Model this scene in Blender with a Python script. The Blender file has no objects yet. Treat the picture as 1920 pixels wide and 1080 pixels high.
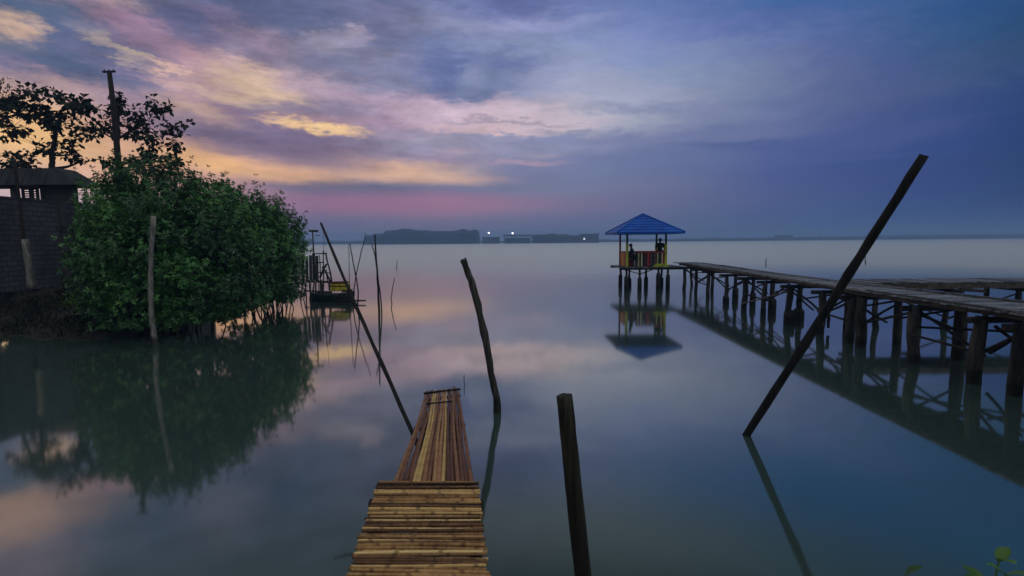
import bpy, math, random
import numpy as np
from mathutils import Vector, Matrix

R = math.radians
random.seed(7)
rng = np.random.default_rng(7)
SC = bpy.context.scene
COL = SC.collection

# ------------------------------------------------------------------ camera
CAM_H = 2.8
F = 960.0                                   # focal length in pixels of a 1920 wide frame
PITCH, ROLL = R(5.2), R(0.49)
fwd = Vector((0, math.cos(PITCH), -math.sin(PITCH)))
r0 = Vector((1, 0, 0)); u0 = r0.cross(fwd)
right = (r0 * math.cos(ROLL) - u0 * math.sin(ROLL)).normalized()
up = right.cross(fwd).normalized()
camd = bpy.data.cameras.new('camera'); cam = bpy.data.objects.new('camera', camd); COL.objects.link(cam)
cam.matrix_world = Matrix(((right.x, up.x, -fwd.x, 0), (right.y, up.y, -fwd.y, 0), (right.z, up.z, -fwd.z, CAM_H), (0, 0, 0, 1)))
camd.lens = 18; camd.sensor_width = 36; camd.clip_start = 0.05; camd.clip_end = 9000
camd.dof.use_dof = True; camd.dof.focus_distance = 9.0; camd.dof.aperture_fstop = 4.0
SC.camera = cam

def ray(px, py):
    return fwd * F + right * (px - 960) - up * (py - 540)
def at(px, py, Y):                          # world point seen at a pixel, at distance Y down the view
    d = ray(px, py); return Vector((0, 0, CAM_H)) + d * (Y / d.y)
def onz(px, py, Z=0.0):                     # world point seen at a pixel, at height Z
    d = ray(px, py); return Vector((0, 0, CAM_H)) + d * ((Z - CAM_H) / d.z)
def onx(px, X):                             # depth of the vertical plane x = X at the pixel column (near the horizon)
    d = ray(px, 540); return d.y / d.x * X
def ang(px, py):
    d = ray(px, py).normalized(); return math.degrees(math.atan2(d.x, d.y)), math.degrees(math.asin(d.z))

SC.view_settings.view_transform = 'Standard'; SC.view_settings.look = 'None'
SC.view_settings.exposure = 0; SC.view_settings.gamma = 1
SC.cycles.use_denoising = True
SC.cycles.max_bounces = 6; SC.cycles.volume_bounces = 1; SC.cycles.caustics_reflective = False

def lin(c):
    return tuple(((v / 255) / 12.92 if v / 255 <= .04045 else ((v / 255 + .055) / 1.055) ** 2.4) for v in c)

# ------------------------------------------------------------------ sky
W = bpy.data.worlds.new('World'); SC.world = W; W.use_nodes = True
nt = W.node_tree; N = nt.nodes; L = nt.links
for n in list(N): N.remove(n)
def wn(t, **k):
    n = N.new(t)
    for a, b in k.items(): setattr(n, a, b)
    return n
def wm(op, a, b=None, c=None, clamp=False):
    n = wn('ShaderNodeMath', operation=op, use_clamp=clamp)
    for i, v in enumerate((a, b, c)):
        if v is None: continue
        if isinstance(v, (int, float)): n.inputs[i].default_value = v
        else: L.new(v, n.inputs[i])
    return n.outputs[0]
def wmix(fac, a, b):
    n = wn('ShaderNodeMix', data_type='RGBA')
    for s, v in ((0, fac), (6, a), (7, b)):
        if isinstance(v, (int, float)): n.inputs[s].default_value = v
        elif isinstance(v, tuple): n.inputs[s].default_value = (*v, 1)
        else: L.new(v, n.inputs[s])
    return n.outputs[2]
def wrange(v, a, b, smooth=True):
    n = wn('ShaderNodeMapRange', interpolation_type='SMOOTHSTEP' if smooth else 'LINEAR')
    L.new(v, n.inputs[0]); n.inputs[1].default_value = a; n.inputs[2].default_value = b
    return n.outputs[0]
tc = wn('ShaderNodeTexCoord'); sep = wn('ShaderNodeSeparateXYZ'); L.new(tc.outputs['Generated'], sep.inputs[0])
az = wm('MULTIPLY', wm('ARCTAN2', sep.outputs[0], sep.outputs[1]), 180 / math.pi)
el = wm('MULTIPLY', wm('ARCSINE', sep.outputs[2]), 180 / math.pi)
cmb = wn('ShaderNodeCombineXYZ'); L.new(az, cmb.inputs[0]); L.new(el, cmb.inputs[1])
def wnoise(scale, sx, sy, detail=4, rough=.55, rot=0, seed=0, out=0):
    m = wn('ShaderNodeMapping'); L.new(cmb.outputs[0], m.inputs[0])
    m.inputs['Scale'].default_value = (sx, sy, 1); m.inputs['Rotation'].default_value = (0, 0, rot)
    m.inputs['Location'].default_value = (seed * 3.7, seed * 1.9, seed)
    t = wn('ShaderNodeTexNoise'); L.new(m.outputs[0], t.inputs['Vector'])
    t.inputs['Scale'].default_value = scale; t.inputs['Detail'].default_value = detail; t.inputs['Roughness'].default_value = rough
    return t.outputs[out]
# clouds drift downwards to the right in the left half of the sky and lie level near the horizon
nA = wnoise(.10, .55, 2.2, 6, .62, R(14), 1); nB = wnoise(.10, .6, 2.4, 6, .6, R(10), 5); nC = wnoise(.33, .5, 1.8, 5, .6, R(16), 9)
amp = wm('ADD', wm('MULTIPLY', wrange(el, 2, 18), .8), .2)
azw = wm('ADD', az, wm('MULTIPLY', wm('MULTIPLY', wm('SUBTRACT', nA, .5), 6), amp))
elw = wm('ADD', el, wm('MULTIPLY', wm('MULTIPLY', wm('SUBTRACT', nB, .5), 2.0), amp))
elw = wm('ADD', elw, wm('MULTIPLY', wm('MULTIPLY', wm('SUBTRACT', nC, .5), 1.7), amp))
nD = wnoise(.9, .5, 1.5, 6, .7, R(14), 13); nE = wnoise(.9, .6, 1.6, 6, .7, R(10), 17)
amp2 = wm('ADD', wm('MULTIPLY', wrange(el, 4, 16), .85), .15)
elw = wm('ADD', elw, wm('MULTIPLY', wm('MULTIPLY', wm('SUBTRACT', nD, .5), 3.0), amp2))
azw = wm('ADD', azw, wm('MULTIPLY', wm('MULTIPLY', wm('SUBTRACT', nE, .5), 6.5), amp2))
cmw = wn('ShaderNodeCombineXYZ'); L.new(azw, cmw.inputs[0]); L.new(elw, cmw.inputs[1])
XS = [0,120,240,360,480,600,720,840,960,1080,1200,1320,1440,1560,1680,1800,1920]
ROWS = {
 -330: [(108,122,132),(108,122,132),(108,122,132),(106,120,132),(102,118,130),(98,114,128),(84,100,114),(66,82,96),(48,62,74),(38,50,62),(34,46,56),(36,48,60),(32,44,56),(32,48,68),(30,46,66),(30,44,64),(30,44,64)],
 -140: [(112,114,134),(98,106,130),(92,102,128),(95,104,130),(94,104,130),(98,108,134),(108,118,138),(116,126,144),(116,126,146),(116,128,148),(110,124,144),(98,114,136),(84,104,128),(70,94,120),(58,86,114),(50,80,108),(44,76,104)],
 0: [(150,138,165),(98,108,140),(88,100,138),(118,115,145),(80,95,135),(105,112,148),(105,112,150),(120,130,172),(98,108,160),(115,128,180),(100,122,175),(75,108,165),(65,100,160),(42,90,150),(38,86,148),(38,84,140),(30,84,138)],
 50: [(200,165,160),(125,118,140),(95,105,135),(90,100,135),(92,98,130),(95,105,140),(135,130,155),(138,145,180),(150,155,195),(130,145,190),(112,130,185),(95,115,170),(70,105,160),(50,92,152),(42,88,145),(40,82,138),(32,78,132)],
 80: [(195,160,150),(160,130,150),(185,160,160),(125,112,145),(105,105,138),(160,150,175),(115,120,155),(128,138,175),(135,145,180),(142,155,195),(125,140,190),(105,122,178),(85,105,162),(68,100,155),(60,92,148),(45,80,135),(35,76,128)],
 120: [(82,102,132),(90,103,130),(160,130,155),(165,135,155),(170,145,165),(115,118,150),(135,135,165),(105,118,165),(130,140,180),(150,160,195),(135,150,195),(125,140,180),(105,122,172),(85,105,160),(65,95,145),(45,82,135),(38,75,125)],
 160: [(90,102,135),(92,103,138),(110,110,142),(175,140,155),(200,170,165),(190,165,180),(140,140,170),(115,125,165),(135,142,178),(160,165,195),(150,160,190),(130,145,180),(112,125,165),(90,105,155),(70,95,145),(52,85,132),(42,76,120)],
 200: [(120,115,145),(115,112,145),(120,112,145),(180,150,160),(195,165,155),(140,130,160),(150,140,170),(170,150,180),(185,170,190),(190,185,200),(165,170,195),(135,145,175),(115,128,165),(92,105,150),(75,92,142),(62,85,130),(48,75,115)],
 235: [(200,165,160),(190,160,160),(165,140,155),(160,130,150),(140,118,145),(170,140,150),(170,145,170),(200,175,190),(210,185,195),(200,190,205),(165,170,190),(125,135,170),(105,118,160),(92,105,150),(78,92,140),(65,85,130),(45,70,118)],
 270: [(235,185,130),(230,180,130),(190,150,150),(125,105,130),(118,105,135),(128,112,140),(145,135,160),(155,150,175),(150,150,180),(145,150,180),(125,132,170),(108,118,160),(105,115,158),(85,98,148),(68,85,138),(55,75,130),(42,66,118)],
 300: [(245,195,130),(240,190,130),(225,175,140),(205,160,140),(140,118,138),(150,125,140),(150,135,160),(160,145,170),(145,145,175),(125,132,170),(112,122,162),(98,112,155),(82,98,150),(70,88,145),(60,80,138),(52,72,130),(38,62,115)],
 325: [(245,195,140),(240,190,140),(230,180,145),(225,170,140),(215,165,145),(215,165,145),(222,180,160),(200,170,165),(130,130,165),(120,128,165),(110,120,160),(95,108,152),(75,92,148),(66,85,142),(56,76,135),(48,70,128),(36,60,112)],
 352: [(235,190,165),(232,185,160),(230,178,150),(215,170,150),(180,140,145),(110,108,135),(115,112,140),(125,120,150),(125,128,160),(122,128,160),(115,120,155),(100,108,150),(78,92,145),(66,82,138),(56,74,130),(48,68,122),(36,60,110)],
 385: [(225,195,195),(222,192,192),(215,180,185),(205,165,165),(165,130,150),(150,112,140),(155,118,145),(168,128,155),(150,125,155),(130,118,150),(112,112,148),(98,104,145),(80,92,142),(68,84,138),(54,74,130),(46,68,124),(36,60,112)],
 420: [(210,185,195),(205,180,190),(200,175,185),(180,150,165),(135,115,140),(122,112,145),(125,115,145),(130,115,145),(118,115,148),(110,112,148),(102,108,145),(88,100,142),(74,90,140),(62,84,138),(50,76,132),(44,70,126),(38,64,116)],
 453: [(200,180,195),(195,175,190),(185,165,180),(160,145,165),(140,130,155),(128,125,155),(122,122,155),(118,120,154),(115,122,158),(110,122,158),(104,117,155),(94,110,155),(80,98,150),(68,92,146),(56,84,140),(48,76,132),(42,70,122)],
}
AZ0 = ang(0, 453)[0]; AZ1 = ang(1920, 453)[0]
LO, HI = -75.0, 75.0
azn = wm('DIVIDE', wm('SUBTRACT', azw, LO), HI - LO)
def ramp(row, py):
    n = wn('ShaderNodeValToRGB'); L.new(azn, n.inputs[0]); e = n.color_ramp.elements
    pos = [(ang(x, py)[0] - LO) / (HI - LO) for x in XS]
    e[0].position = pos[0]; e[1].position = pos[-1]
    e[0].color = (*lin(row[0]), 1); e[1].color = (*lin(row[-1]), 1)
    for p, c in zip(pos[1:-1], row[1:-1]):
        q = e.new(p); q.color = (*lin(c), 1)
    return n.outputs[0]
keys = sorted(ROWS)                          # top to bottom
cur = None
els = [ang(960, k)[1] for k in keys]
for k, e_ in zip(keys, els):
    o = ramp(ROWS[k], k)
    if cur is None: cur = o
    else: cur = wmix(wrange(elw, eprev, e_), cur, o)
    eprev = e_
# single cloud streaks: centre pixel, half sizes in pixels, tilt (deg, downwards right), colour, strength
BLOBS = [
 (25,58,60,28,8,(232,192,160),.7),(205,88,50,12,22,(212,186,164),.6),(245,100,26,7,25,(205,185,158),.5),(315,131,42,9,12,(222,184,165),.75),
 (300,153,45,8,10,(205,168,165),.6),(440,98,22,22,30,(205,178,188),.6),(475,158,75,26,12,(226,194,164),.6),(545,175,60,18,8,(228,195,165),.6),
 (370,208,70,16,12,(212,178,158),.7),(450,190,90,9,8,(228,196,160),.5),(350,230,90,8,10,(200,168,160),.5),(620,178,85,16,6,(196,168,188),.65),
 (595,240,85,8,4,(246,203,150),.95),(635,246,38,6,2,(250,210,155),.6),(420,232,60,5,9,(205,165,150),.5),
 (700,318,190,17,4,(232,186,155),.85),(480,322,150,14,6,(236,184,140),.8),(390,304,80,12,10,(240,185,125),.7),(850,322,60,10,-3,(215,178,160),.6),
 (470,262,190,24,8,(118,106,134),.75),(560,292,130,20,6,(128,110,138),.7),(640,352,130,8,-1,(108,106,134),.8),(880,352,120,8,1,(118,122,152),.6),
 (560,208,110,12,-2,(128,120,150),.65),(690,208,60,10,0,(130,128,158),.5),(520,30,90,28,10,(86,96,130),.85),(330,40,80,34,22,(84,96,136),.8),(430,75,120,20,20,(92,98,134),.6),(700,35,80,22,0,(100,106,146),.6),(985,18,120,22,0,(94,104,158),.55),(1130,40,110,24,-10,(104,120,172),.3),
 (95,112,170,18,10,(82,100,132),.8),(120,38,90,16,20,(92,106,138),.6),(630,80,50,20,-14,(165,158,180),.6),(668,62,18,14,60,(190,172,192),.6),
 (720,75,60,14,0,(112,118,155),.5),(640,130,100,16,2,(112,116,150),.6),(845,135,60,40,50,(100,112,160),.85),(890,178,80,20,-24,(110,124,164),.75),(955,115,55,16,0,(106,116,166),.7),
 (885,145,35,22,-30,(142,150,182),.6),(800,210,110,22,6,(208,178,198),.7),(930,218,120,20,2,(214,192,205),.7),(1020,228,90,18,0,(212,194,206),.6),
 (960,230,130,4,3,(150,138,160),.6),(900,243,90,5,3,(215,185,188),.6),(1060,247,60,4,4,(138,138,158),.6),(970,258,170,6,2,(140,146,178),.6),
 (985,303,60,4,2,(190,158,180),.7),(1010,290,40,4,0,(170,160,180),.5),(850,280,30,5,0,(180,155,172),.5),(940,320,110,10,2,(126,132,166),.5),
 (750,380,210,18,0,(166,116,146),.55),(1000,58,140,12,-6,(152,156,196),.5),(940,72,120,10,-3,(122,134,176),.45),(1150,175,130,26,10,(166,170,198),.45),
 (1220,205,160,9,7,(138,144,178),.45),(1300,212,140,12,8,(122,132,168),.5),(1180,262,220,9,2,(118,126,168),.45),(1250,300,170,16,4,(106,118,162),.4),
 (1420,272,150,6,4,(80,94,148),.5),(1560,278,90,5,-6,(74,88,146),.4),(1520,300,140,5,2,(86,92,146),.35),(1660,260,140,18,-6,(84,92,144),.35),
]
MM = .53                                     # ramp down the pasted strength so that streaks sit inside the cloud texture
for (bx, by, sx, sy, t, c, s) in BLOBS:
    a, e_ = ang(bx, by); ax, ex = ang(bx + 10, by); ay, ey = ang(bx, by - 10)
    kx = abs(ax - a) / 10; ky = abs(ey - e_) / 10
    m = wn('ShaderNodeMapping', vector_type='TEXTURE'); L.new(cmw.outputs[0], m.inputs[0])
    m.inputs['Location'].default_value = (a, e_, 0); m.inputs['Rotation'].default_value = (0, 0, -R(t) * ky / kx)
    m.inputs['Scale'].default_value = (sx * kx * 1.75, sy * ky * 1.9, 1)
    g = wn('ShaderNodeTexGradient', gradient_type='SPHERICAL'); L.new(m.outputs[0], g.inputs[0])
    f = wm('MULTIPLY', wrange(g.outputs[1], 0, .85), s)
    cur = wmix(f, cur, tuple(lin(c)))
# fine filaments
fil = wnoise(.42, .45, 1.5, 8, .68, R(13), 3)
fil = wm('ADD', wm('MULTIPLY', wm('MULTIPLY', wm('SUBTRACT', fil, .5), wm('MULTIPLY', wrange(azw, 24, -16), wm('ADD', wrange(el, 3, 11), .25))), 1.05), 1.0)
hs = wn('ShaderNodeVectorMath', operation='SCALE'); L.new(cur, hs.inputs[0]); L.new(fil, hs.inputs[3])
cur = hs.outputs[0]
# the rest of the dome: sky behind the camera, unseen overhead brightness added to light the bamboo
nitro = wn('ShaderNodeTexSky', sky_type='NISHITA', sun_disc=False, sun_elevation=R(1.0), sun_rotation=R(-44))
nk = wn('ShaderNodeVectorMath', operation='SCALE'); L.new(nitro.outputs[0], nk.inputs[0]); nk.inputs[3].default_value = .06
ov = wn('ShaderNodeVectorMath', operation='ADD'); L.new(nk.outputs[0], ov.inputs[0]); ov.inputs[1].default_value = (.42, .44, .47)
cur = wmix(wrange(el, 38, 62), cur, ov.outputs[0])
back = wrange(wm('ABSOLUTE', az), 62, 105)
bcol = wmix(wm('MULTIPLY', wrange(az, 55, 110), wrange(el, 14, 34)), (.15, .17, .20), (.95, .98, 1.0))   # unseen bright patch added behind the right shoulder to light the mangroves
cur = wmix(wm('MULTIPLY', back, wrange(el, 60, 30)), cur, bcol)
bgn = wn('ShaderNodeBackground'); L.new(cur, bgn.inputs[0]); bgn.inputs[1].default_value = 1.0
wo = wn('ShaderNodeOutputWorld'); L.new(bgn.outputs[0], wo.inputs[0])

sd = bpy.data.lights.new('sun', 'SUN'); sd.energy = .12; sd.angle = R(10); sd.color = (1, .72, .5)
so = bpy.data.objects.new('sun', sd); COL.objects.link(so)
so.rotation_euler = (Vector((math.sin(R(-44)) * math.cos(R(3)), math.cos(R(-44)) * math.cos(R(3)), math.sin(R(3))))).to_track_quat('Z', 'Y').to_euler()

# ------------------------------------------------------------------ materials
MATS = {}
def mat(name):
    m = bpy.data.materials.new(name); m.use_nodes = True
    t = m.node_tree; b = t.nodes['Principled BSDF']; MATS[name] = m
    return m, t, b
def mn(t, ty, **k):
    n = t.nodes.new(ty)
    for a, b in k.items(): setattr(n, a, b)
    return n
def noise_at(t, scale, sx=(1, 1, 1), detail=5, rough=.6, coord='Object'):
    c = mn(t, 'ShaderNodeTexCoord'); m = mn(t, 'ShaderNodeMapping'); t.links.new(c.outputs[coord], m.inputs[0]); m.inputs['Scale'].default_value = sx
    n = mn(t, 'ShaderNodeTexNoise'); t.links.new(m.outputs[0], n.inputs['Vector'])
    n.inputs['Scale'].default_value = scale; n.inputs['Detail'].default_value = detail; n.inputs['Roughness'].default_value = rough
    return n.outputs[0]
def cramp(t, fac, stops):
    n = mn(t, 'ShaderNodeValToRGB'); t.links.new(fac, n.inputs[0]); e = n.color_ramp.elements
    e[0].position, e[1].position = stops[0][0], stops[-1][0]
    e[0].color = (*stops[0][1], 1); e[1].color = (*stops[-1][1], 1)
    for p, c in stops[1:-1]: q = e.new(p); q.color = (*c, 1)
    return n.outputs[0]
def bump(t, b, h, strength, dist):
    n = mn(t, 'ShaderNodeBump'); n.inputs['Strength'].default_value = strength; n.inputs['Distance'].default_value = dist
    t.links.new(h, n.inputs['Height']); t.links.new(n.outputs[0], b.inputs['Normal'])
def simple(name, stops, scale=3, sx=(1, 1, 1), rough=.8, bs=.4, bd=.01, attr=0.0, spec=.3):
    m, t, b = mat(name)
    n = noise_at(t, scale, sx)
    if attr:
        a = mn(t, 'ShaderNodeAttribute', attribute_name='tint')
        x = mn(t, 'ShaderNodeMath', operation='MULTIPLY_ADD'); t.links.new(a.outputs['Fac'], x.inputs[0]); x.inputs[1].default_value = attr
        y = mn(t, 'ShaderNodeMath', operation='MULTIPLY_ADD'); t.links.new(n, y.inputs[0]); y.inputs[1].default_value = 1.0; y.inputs[2].default_value = -attr / 2
        t.links.new(y.outputs[0], x.inputs[2]); f = x.outputs[0]
    else: f = n
    t.links.new(cramp(t, f, stops), b.inputs['Base Color'])
    b.inputs['Roughness'].default_value = rough; b.inputs['Specular IOR Level'].default_value = spec
    if 'wood' in name or name == 'pale_bamboo':            # long drying cracks and bleached fibres
        src = b.inputs['Base Color'].links[0].from_socket; st_ = noise_at(t, 34, (1, 1, .05) if name not in ('deck_wood', 'fascia_wood') else sx, 4, .7)
        mx = mn(t, 'ShaderNodeMix', data_type='RGBA', blend_type='MULTIPLY'); mx.inputs[0].default_value = 1; t.links.new(src, mx.inputs[6])
        t.links.new(cramp(t, st_, [(.36, (.35, .35, .35)), (.5, (.9, .9, .9)), (.66, (1.5, 1.47, 1.42))]), mx.inputs[7]); t.links.new(mx.outputs[2], b.inputs['Base Color'])
    if name in ('pile_wood', 'pole_wood', 'stub_wood', 'concrete', 'pale_bamboo'):   # wet foot: algae stain with a ragged tide line
        src = b.inputs['Base Color'].links[0].from_socket; c = mn(t, 'ShaderNodeTexCoord'); sp_ = mn(t, 'ShaderNodeSeparateXYZ'); t.links.new(c.outputs['Object'], sp_.inputs[0])
        w = mn(t, 'ShaderNodeMath', operation='MULTIPLY_ADD'); t.links.new(noise_at(t, 6, (1, 1, .5)), w.inputs[0]); w.inputs[1].default_value = .35; t.links.new(sp_.outputs[2], w.inputs[2])
        k = mn(t, 'ShaderNodeMapRange', interpolation_type='SMOOTHSTEP'); t.links.new(w.outputs[0], k.inputs[0]); k.inputs[1].default_value = .48; k.inputs[2].default_value = .36; k.inputs[4].default_value = .85
        mx = mn(t, 'ShaderNodeMix', data_type='RGBA'); t.links.new(k.outputs[0], mx.inputs[0]); t.links.new(src, mx.inputs[6]); mx.inputs[7].default_value = (.010, .014, .008, 1)
        t.links.new(mx.outputs[2], b.inputs['Base Color'])
    if bs: bump(t, b, noise_at(t, scale * 3, sx), bs, bd)
    return m
def wood(name, dark, light, sx=(1, 1, .12), attr=.35, rough=.8, scale=9):
    return simple(name, [(.3, dark), (.5, tuple(a * .6 + c * .4 for a, c in zip(dark, light))), (.72, light)], scale, sx, rough, .6, .012, attr)
wood('pile_wood', (.012, .012, .012), (.105, .095, .080))
wood('brace_wood', (.012, .011, .011), (.06, .05, .045))
wood('pole_wood', (.006, .006, .006), (.034, .030, .028))
wood('deck_wood', (.07, .075, .08), (.26, .27, .28), (.35, 1, 1), .6, .6, 7)
wood('fascia_wood', (.03, .026, .022), (.15, .125, .10), (.6, .1, 1), .3)
wood('stub_wood', (.008, .010, .006), (.05, .045, .030), (1, 1, .15))
wood('pale_bamboo', (.07, .065, .055), (.34, .31, .27), (1, 1, .25))
simple('concrete', [(.3, (.012, .012, .012)), (.7, (.055, .052, .05))], 6, rough=.9, bd=.02)
simple('bark', [(.3, (.012, .010, .008)), (.7, (.05, .038, .03))], 8, (1, 1, .3), .9, .6, .02)
simple('blue_metal', [(.28, (.04, .05, .12)), (.38, (.004, .08, .42)), (.55, (.004, .11, .56)), (.75, (.03, .17, .58))], 1.6, (1, 1, 1.5), .5, .2, .01)
def paint(name, c, rough=.6):
    g_ = (.05, .045, .04)
    return simple(name, [(.30, tuple(v * .25 + w * .75 for v, w in zip(c, g_))), (.42, tuple(v * .7 for v in c)), (.58, c), (.8, tuple(min(1, v * .85 + .08) for v in c))], 5, (1, 1, .35), rough, .2, .004)
paint('yellow_paint', (.75, .62, .06)); paint('lime_paint', (.55, .62, .04)); paint('orange_paint', (.85, .24, .03)); paint('red_paint', (.42, .025, .03))
paint('maroon_paint', (.12, .012, .015)); paint('black_paint', (.015, .018, .02)); paint('cream_paint', (.62, .58, .30))
paint('navy_cloth', (.02, .035, .07), .9); paint('dark_cloth', (.02, .024, .02), .9); paint('green_cloth', (.03, .07, .03), .9)
paint('skin_tone', (.22, .12, .08), .6); paint('hair_black', (.008, .007, .007), .5)
paint('hull_paint', (.03, .045, .045)); paint('tarp_grey', (.07, .085, .09), .8); paint('rope', (.12, .10, .08), .9)
simple('bank_mud', [(.3, (.010, .009, .007)), (.7, (.05, .045, .032))], 1.6, rough=.95, bs=.8, bd=.06)
simple('far_land', [(.3, (.018, .026, .034)), (.7, (.04, .052, .064))], .05, rough=1, bs=0)
simple('far_wall', [(.3, (.05, .055, .06)), (.7, (.12, .125, .13))], .2, rough=1, bs=0)
simple('roof_sheet', [(.3, (.022, .023, .025)), (.7, (.055, .056, .058))], 2, (1, 1, 1), .85, .3, .01)
simple('dark_plaster', [(.3, (.03, .03, .027)), (.7, (.09, .088, .08))], 1.5, rough=.95)

def blockwall():
    m, t, b = mat('block_wall')
    c = mn(t, 'ShaderNodeTexCoord'); mp = mn(t, 'ShaderNodeMapping'); t.links.new(c.outputs['Object'], mp.inputs[0])
    mp.inputs['Rotation'].default_value = (R(90), 0, R(90))
    s = mn(t, 'ShaderNodeSeparateXYZ'); t.links.new(c.outputs['Object'], s.inputs[0]); cb = mn(t, 'ShaderNodeCombineXYZ')
    sm = mn(t, 'ShaderNodeMath', operation='ADD'); t.links.new(s.outputs[0], sm.inputs[0]); t.links.new(s.outputs[1], sm.inputs[1])
    t.links.new(sm.outputs[0], cb.inputs[0]); t.links.new(s.outputs[2], cb.inputs[1])
    br = mn(t, 'ShaderNodeTexBrick'); t.links.new(cb.outputs[0], br.inputs['Vector'])
    br.inputs['Scale'].default_value = 1; br.inputs['Brick Width'].default_value = .42; br.inputs['Row Height'].default_value = .2; br.inputs['Mortar Size'].default_value = .018
    br.inputs['Color1'].default_value = (.085, .090, .092, 1); br.inputs['Color2'].default_value = (.055, .060, .062, 1); br.inputs['Mortar'].default_value = (.024, .026, .026, 1)
    st = noise_at(t, .8, (1, 1, .5)); mx = mn(t, 'ShaderNodeMix', data_type='RGBA', blend_type='MULTIPLY'); mx.inputs[0].default_value = 1
    t.links.new(br.outputs[0], mx.inputs[6]); t.links.new(cramp(t, st, [(.3, (.35, .38, .38)), (.7, (1.2, 1.2, 1.2))]), mx.inputs[7])
    t.links.new(mx.outputs[2], b.inputs['Base Color']); b.inputs['Roughness'].default_value = .95
    bump(t, b, br.outputs[1], -.6, .02)
blockwall()

def bamboo(name, stops, node_w=.03):
    m, t, b = mat(name)
    a = mn(t, 'ShaderNodeAttribute', attribute_name='tint'); al = mn(t, 'ShaderNodeAttribute', attribute_name='along')
    n = noise_at(t, 5, (1, 1, 1), 4)
    n2 = noise_at(t, 60, (1, .2, 1), 3)
    x = mn(t, 'ShaderNodeMath', operation='MULTIPLY_ADD'); t.links.new(n, x.inputs[0]); x.inputs[1].default_value = .5; t.links.new(a.outputs['Fac'], x.inputs[2])
    x2 = mn(t, 'ShaderNodeMath', operation='MULTIPLY_ADD'); t.links.new(n2, x2.inputs[0]); x2.inputs[1].default_value = .35; t.links.new(x.outputs[0], x2.inputs[2])
    x3 = mn(t, 'ShaderNodeMath', operation='SUBTRACT'); t.links.new(x2.outputs[0], x3.inputs[0]); x3.inputs[1].default_value = .42
    col = cramp(t, x3.outputs[0], stops)
    # dark rings at the culm nodes: 'along' counts internodes
    fr = mn(t, 'ShaderNodeMath', operation='FRACT'); t.links.new(al.outputs['Fac'], fr.inputs[0])
    d = mn(t, 'ShaderNodeMath', operation='SUBTRACT'); t.links.new(fr.outputs[0], d.inputs[0]); d.inputs[1].default_value = .5
    ab = mn(t, 'ShaderNodeMath', operation='ABSOLUTE'); t.links.new(d.outputs[0], ab.inputs[0])
    mr = mn(t, 'ShaderNodeMapRange', interpolation_type='SMOOTHSTEP'); t.links.new(ab.outputs[0], mr.inputs[0]); mr.inputs[1].default_value = .5 - node_w * 1.8; mr.inputs[2].default_value = .5 - node_w * .3
    mx = mn(t, 'ShaderNodeMix', data_type='RGBA'); hf = mn(t, 'ShaderNodeMath', operation='MULTIPLY'); hf.inputs[1].default_value = .62; t.links.new(mr.outputs[0], hf.inputs[0]); t.links.new(hf.outputs[0], mx.inputs[0]); t.links.new(col, mx.inputs[6]); mx.inputs[7].default_value = (.07, .035, .018, 1)
    t.links.new(mx.outputs[2], b.inputs['Base Color']); b.inputs['Roughness'].default_value = .62; b.inputs['Specular IOR Level'].default_value = .3
    bump(t, b, n2, .5, .004)
bamboo('mat_bamboo', [(0, (.03, .015, .008)), (.3, (.18, .085, .035)), (.6, (.56, .31, .11)), (1, (.90, .64, .26))], .05)
bamboo('ramp_bamboo', [(0, (.04, .015, .008)), (.35, (.21, .082, .032)), (.65, (.46, .225, .085)), (.9, (.68, .45, .14)), (1, (.80, .56, .18))], .02)

def leafmat(name, stops, trans=.22, rough=.36, spec=.6):
    m, t, b = mat(name)
    a = mn(t, 'ShaderNodeAttribute', attribute_name='tint')
    n = noise_at(t, .9, detail=3)
    x = mn(t, 'ShaderNodeMath', operation='MULTIPLY_ADD'); t.links.new(n, x.inputs[0]); x.inputs[1].default_value = .9
    y = mn(t, 'ShaderNodeMath', operation='MULTIPLY_ADD'); t.links.new(a.outputs['Fac'], y.inputs[0]); y.inputs[1].default_value = .75; y.inputs[2].default_value = -.32
    t.links.new(y.outputs[0], x.inputs[2])
    c = cramp(t, x.outputs[0], stops)
    t.links.new(c, b.inputs['Base Color']); b.inputs['Roughness'].default_value = rough; b.inputs['Specular IOR Level'].default_value = spec
    tr = mn(t, 'ShaderNodeBsdfTranslucent'); t.links.new(c, tr.inputs[0])
    ms = mn(t, 'ShaderNodeMixShader'); ms.inputs[0].default_value = trans
    t.links.new(b.outputs[0], ms.inputs[1]); t.links.new(tr.outputs[0], ms.inputs[2])
    t.links.new(ms.outputs[0], t.nodes['Material Output'].inputs[0])
leafmat('mangrove_leaf', [(0, (.010, .034, .012)), (.40, (.030, .115, .026)), (.64, (.080, .27, .05)), (1, (.24, .52, .13))])
leafmat('lowbush_leaf', [(0, (.010, .022, .006)), (.45, (.028, .065, .013)), (.72, (.09, .19, .03)), (1, (.20, .34, .06))])
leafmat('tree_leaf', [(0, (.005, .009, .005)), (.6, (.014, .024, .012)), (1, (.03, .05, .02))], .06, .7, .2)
leafmat('weed_leaf', [(0, (.008, .011, .005)), (.6, (.025, .032, .014)), (1, (.06, .06, .03))], .1, .7, .2)
leafmat('shoot_leaf', [(0, (.03, .09, .006)), (.5, (.09, .22, .012)), (1, (.17, .38, .02))])

def glow(name, c, s):
    m, t, b = mat(name); b.inputs['Base Color'].default_value = (.8, .8, .8, 1)
    b.inputs['Emission Color'].default_value = (*c, 1); b.inputs['Emission Strength'].default_value = s
glow('lamp_glow', (1, .95, .88), 3.5); glow('window_glow', (.9, .95, 1), 1.2)

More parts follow.
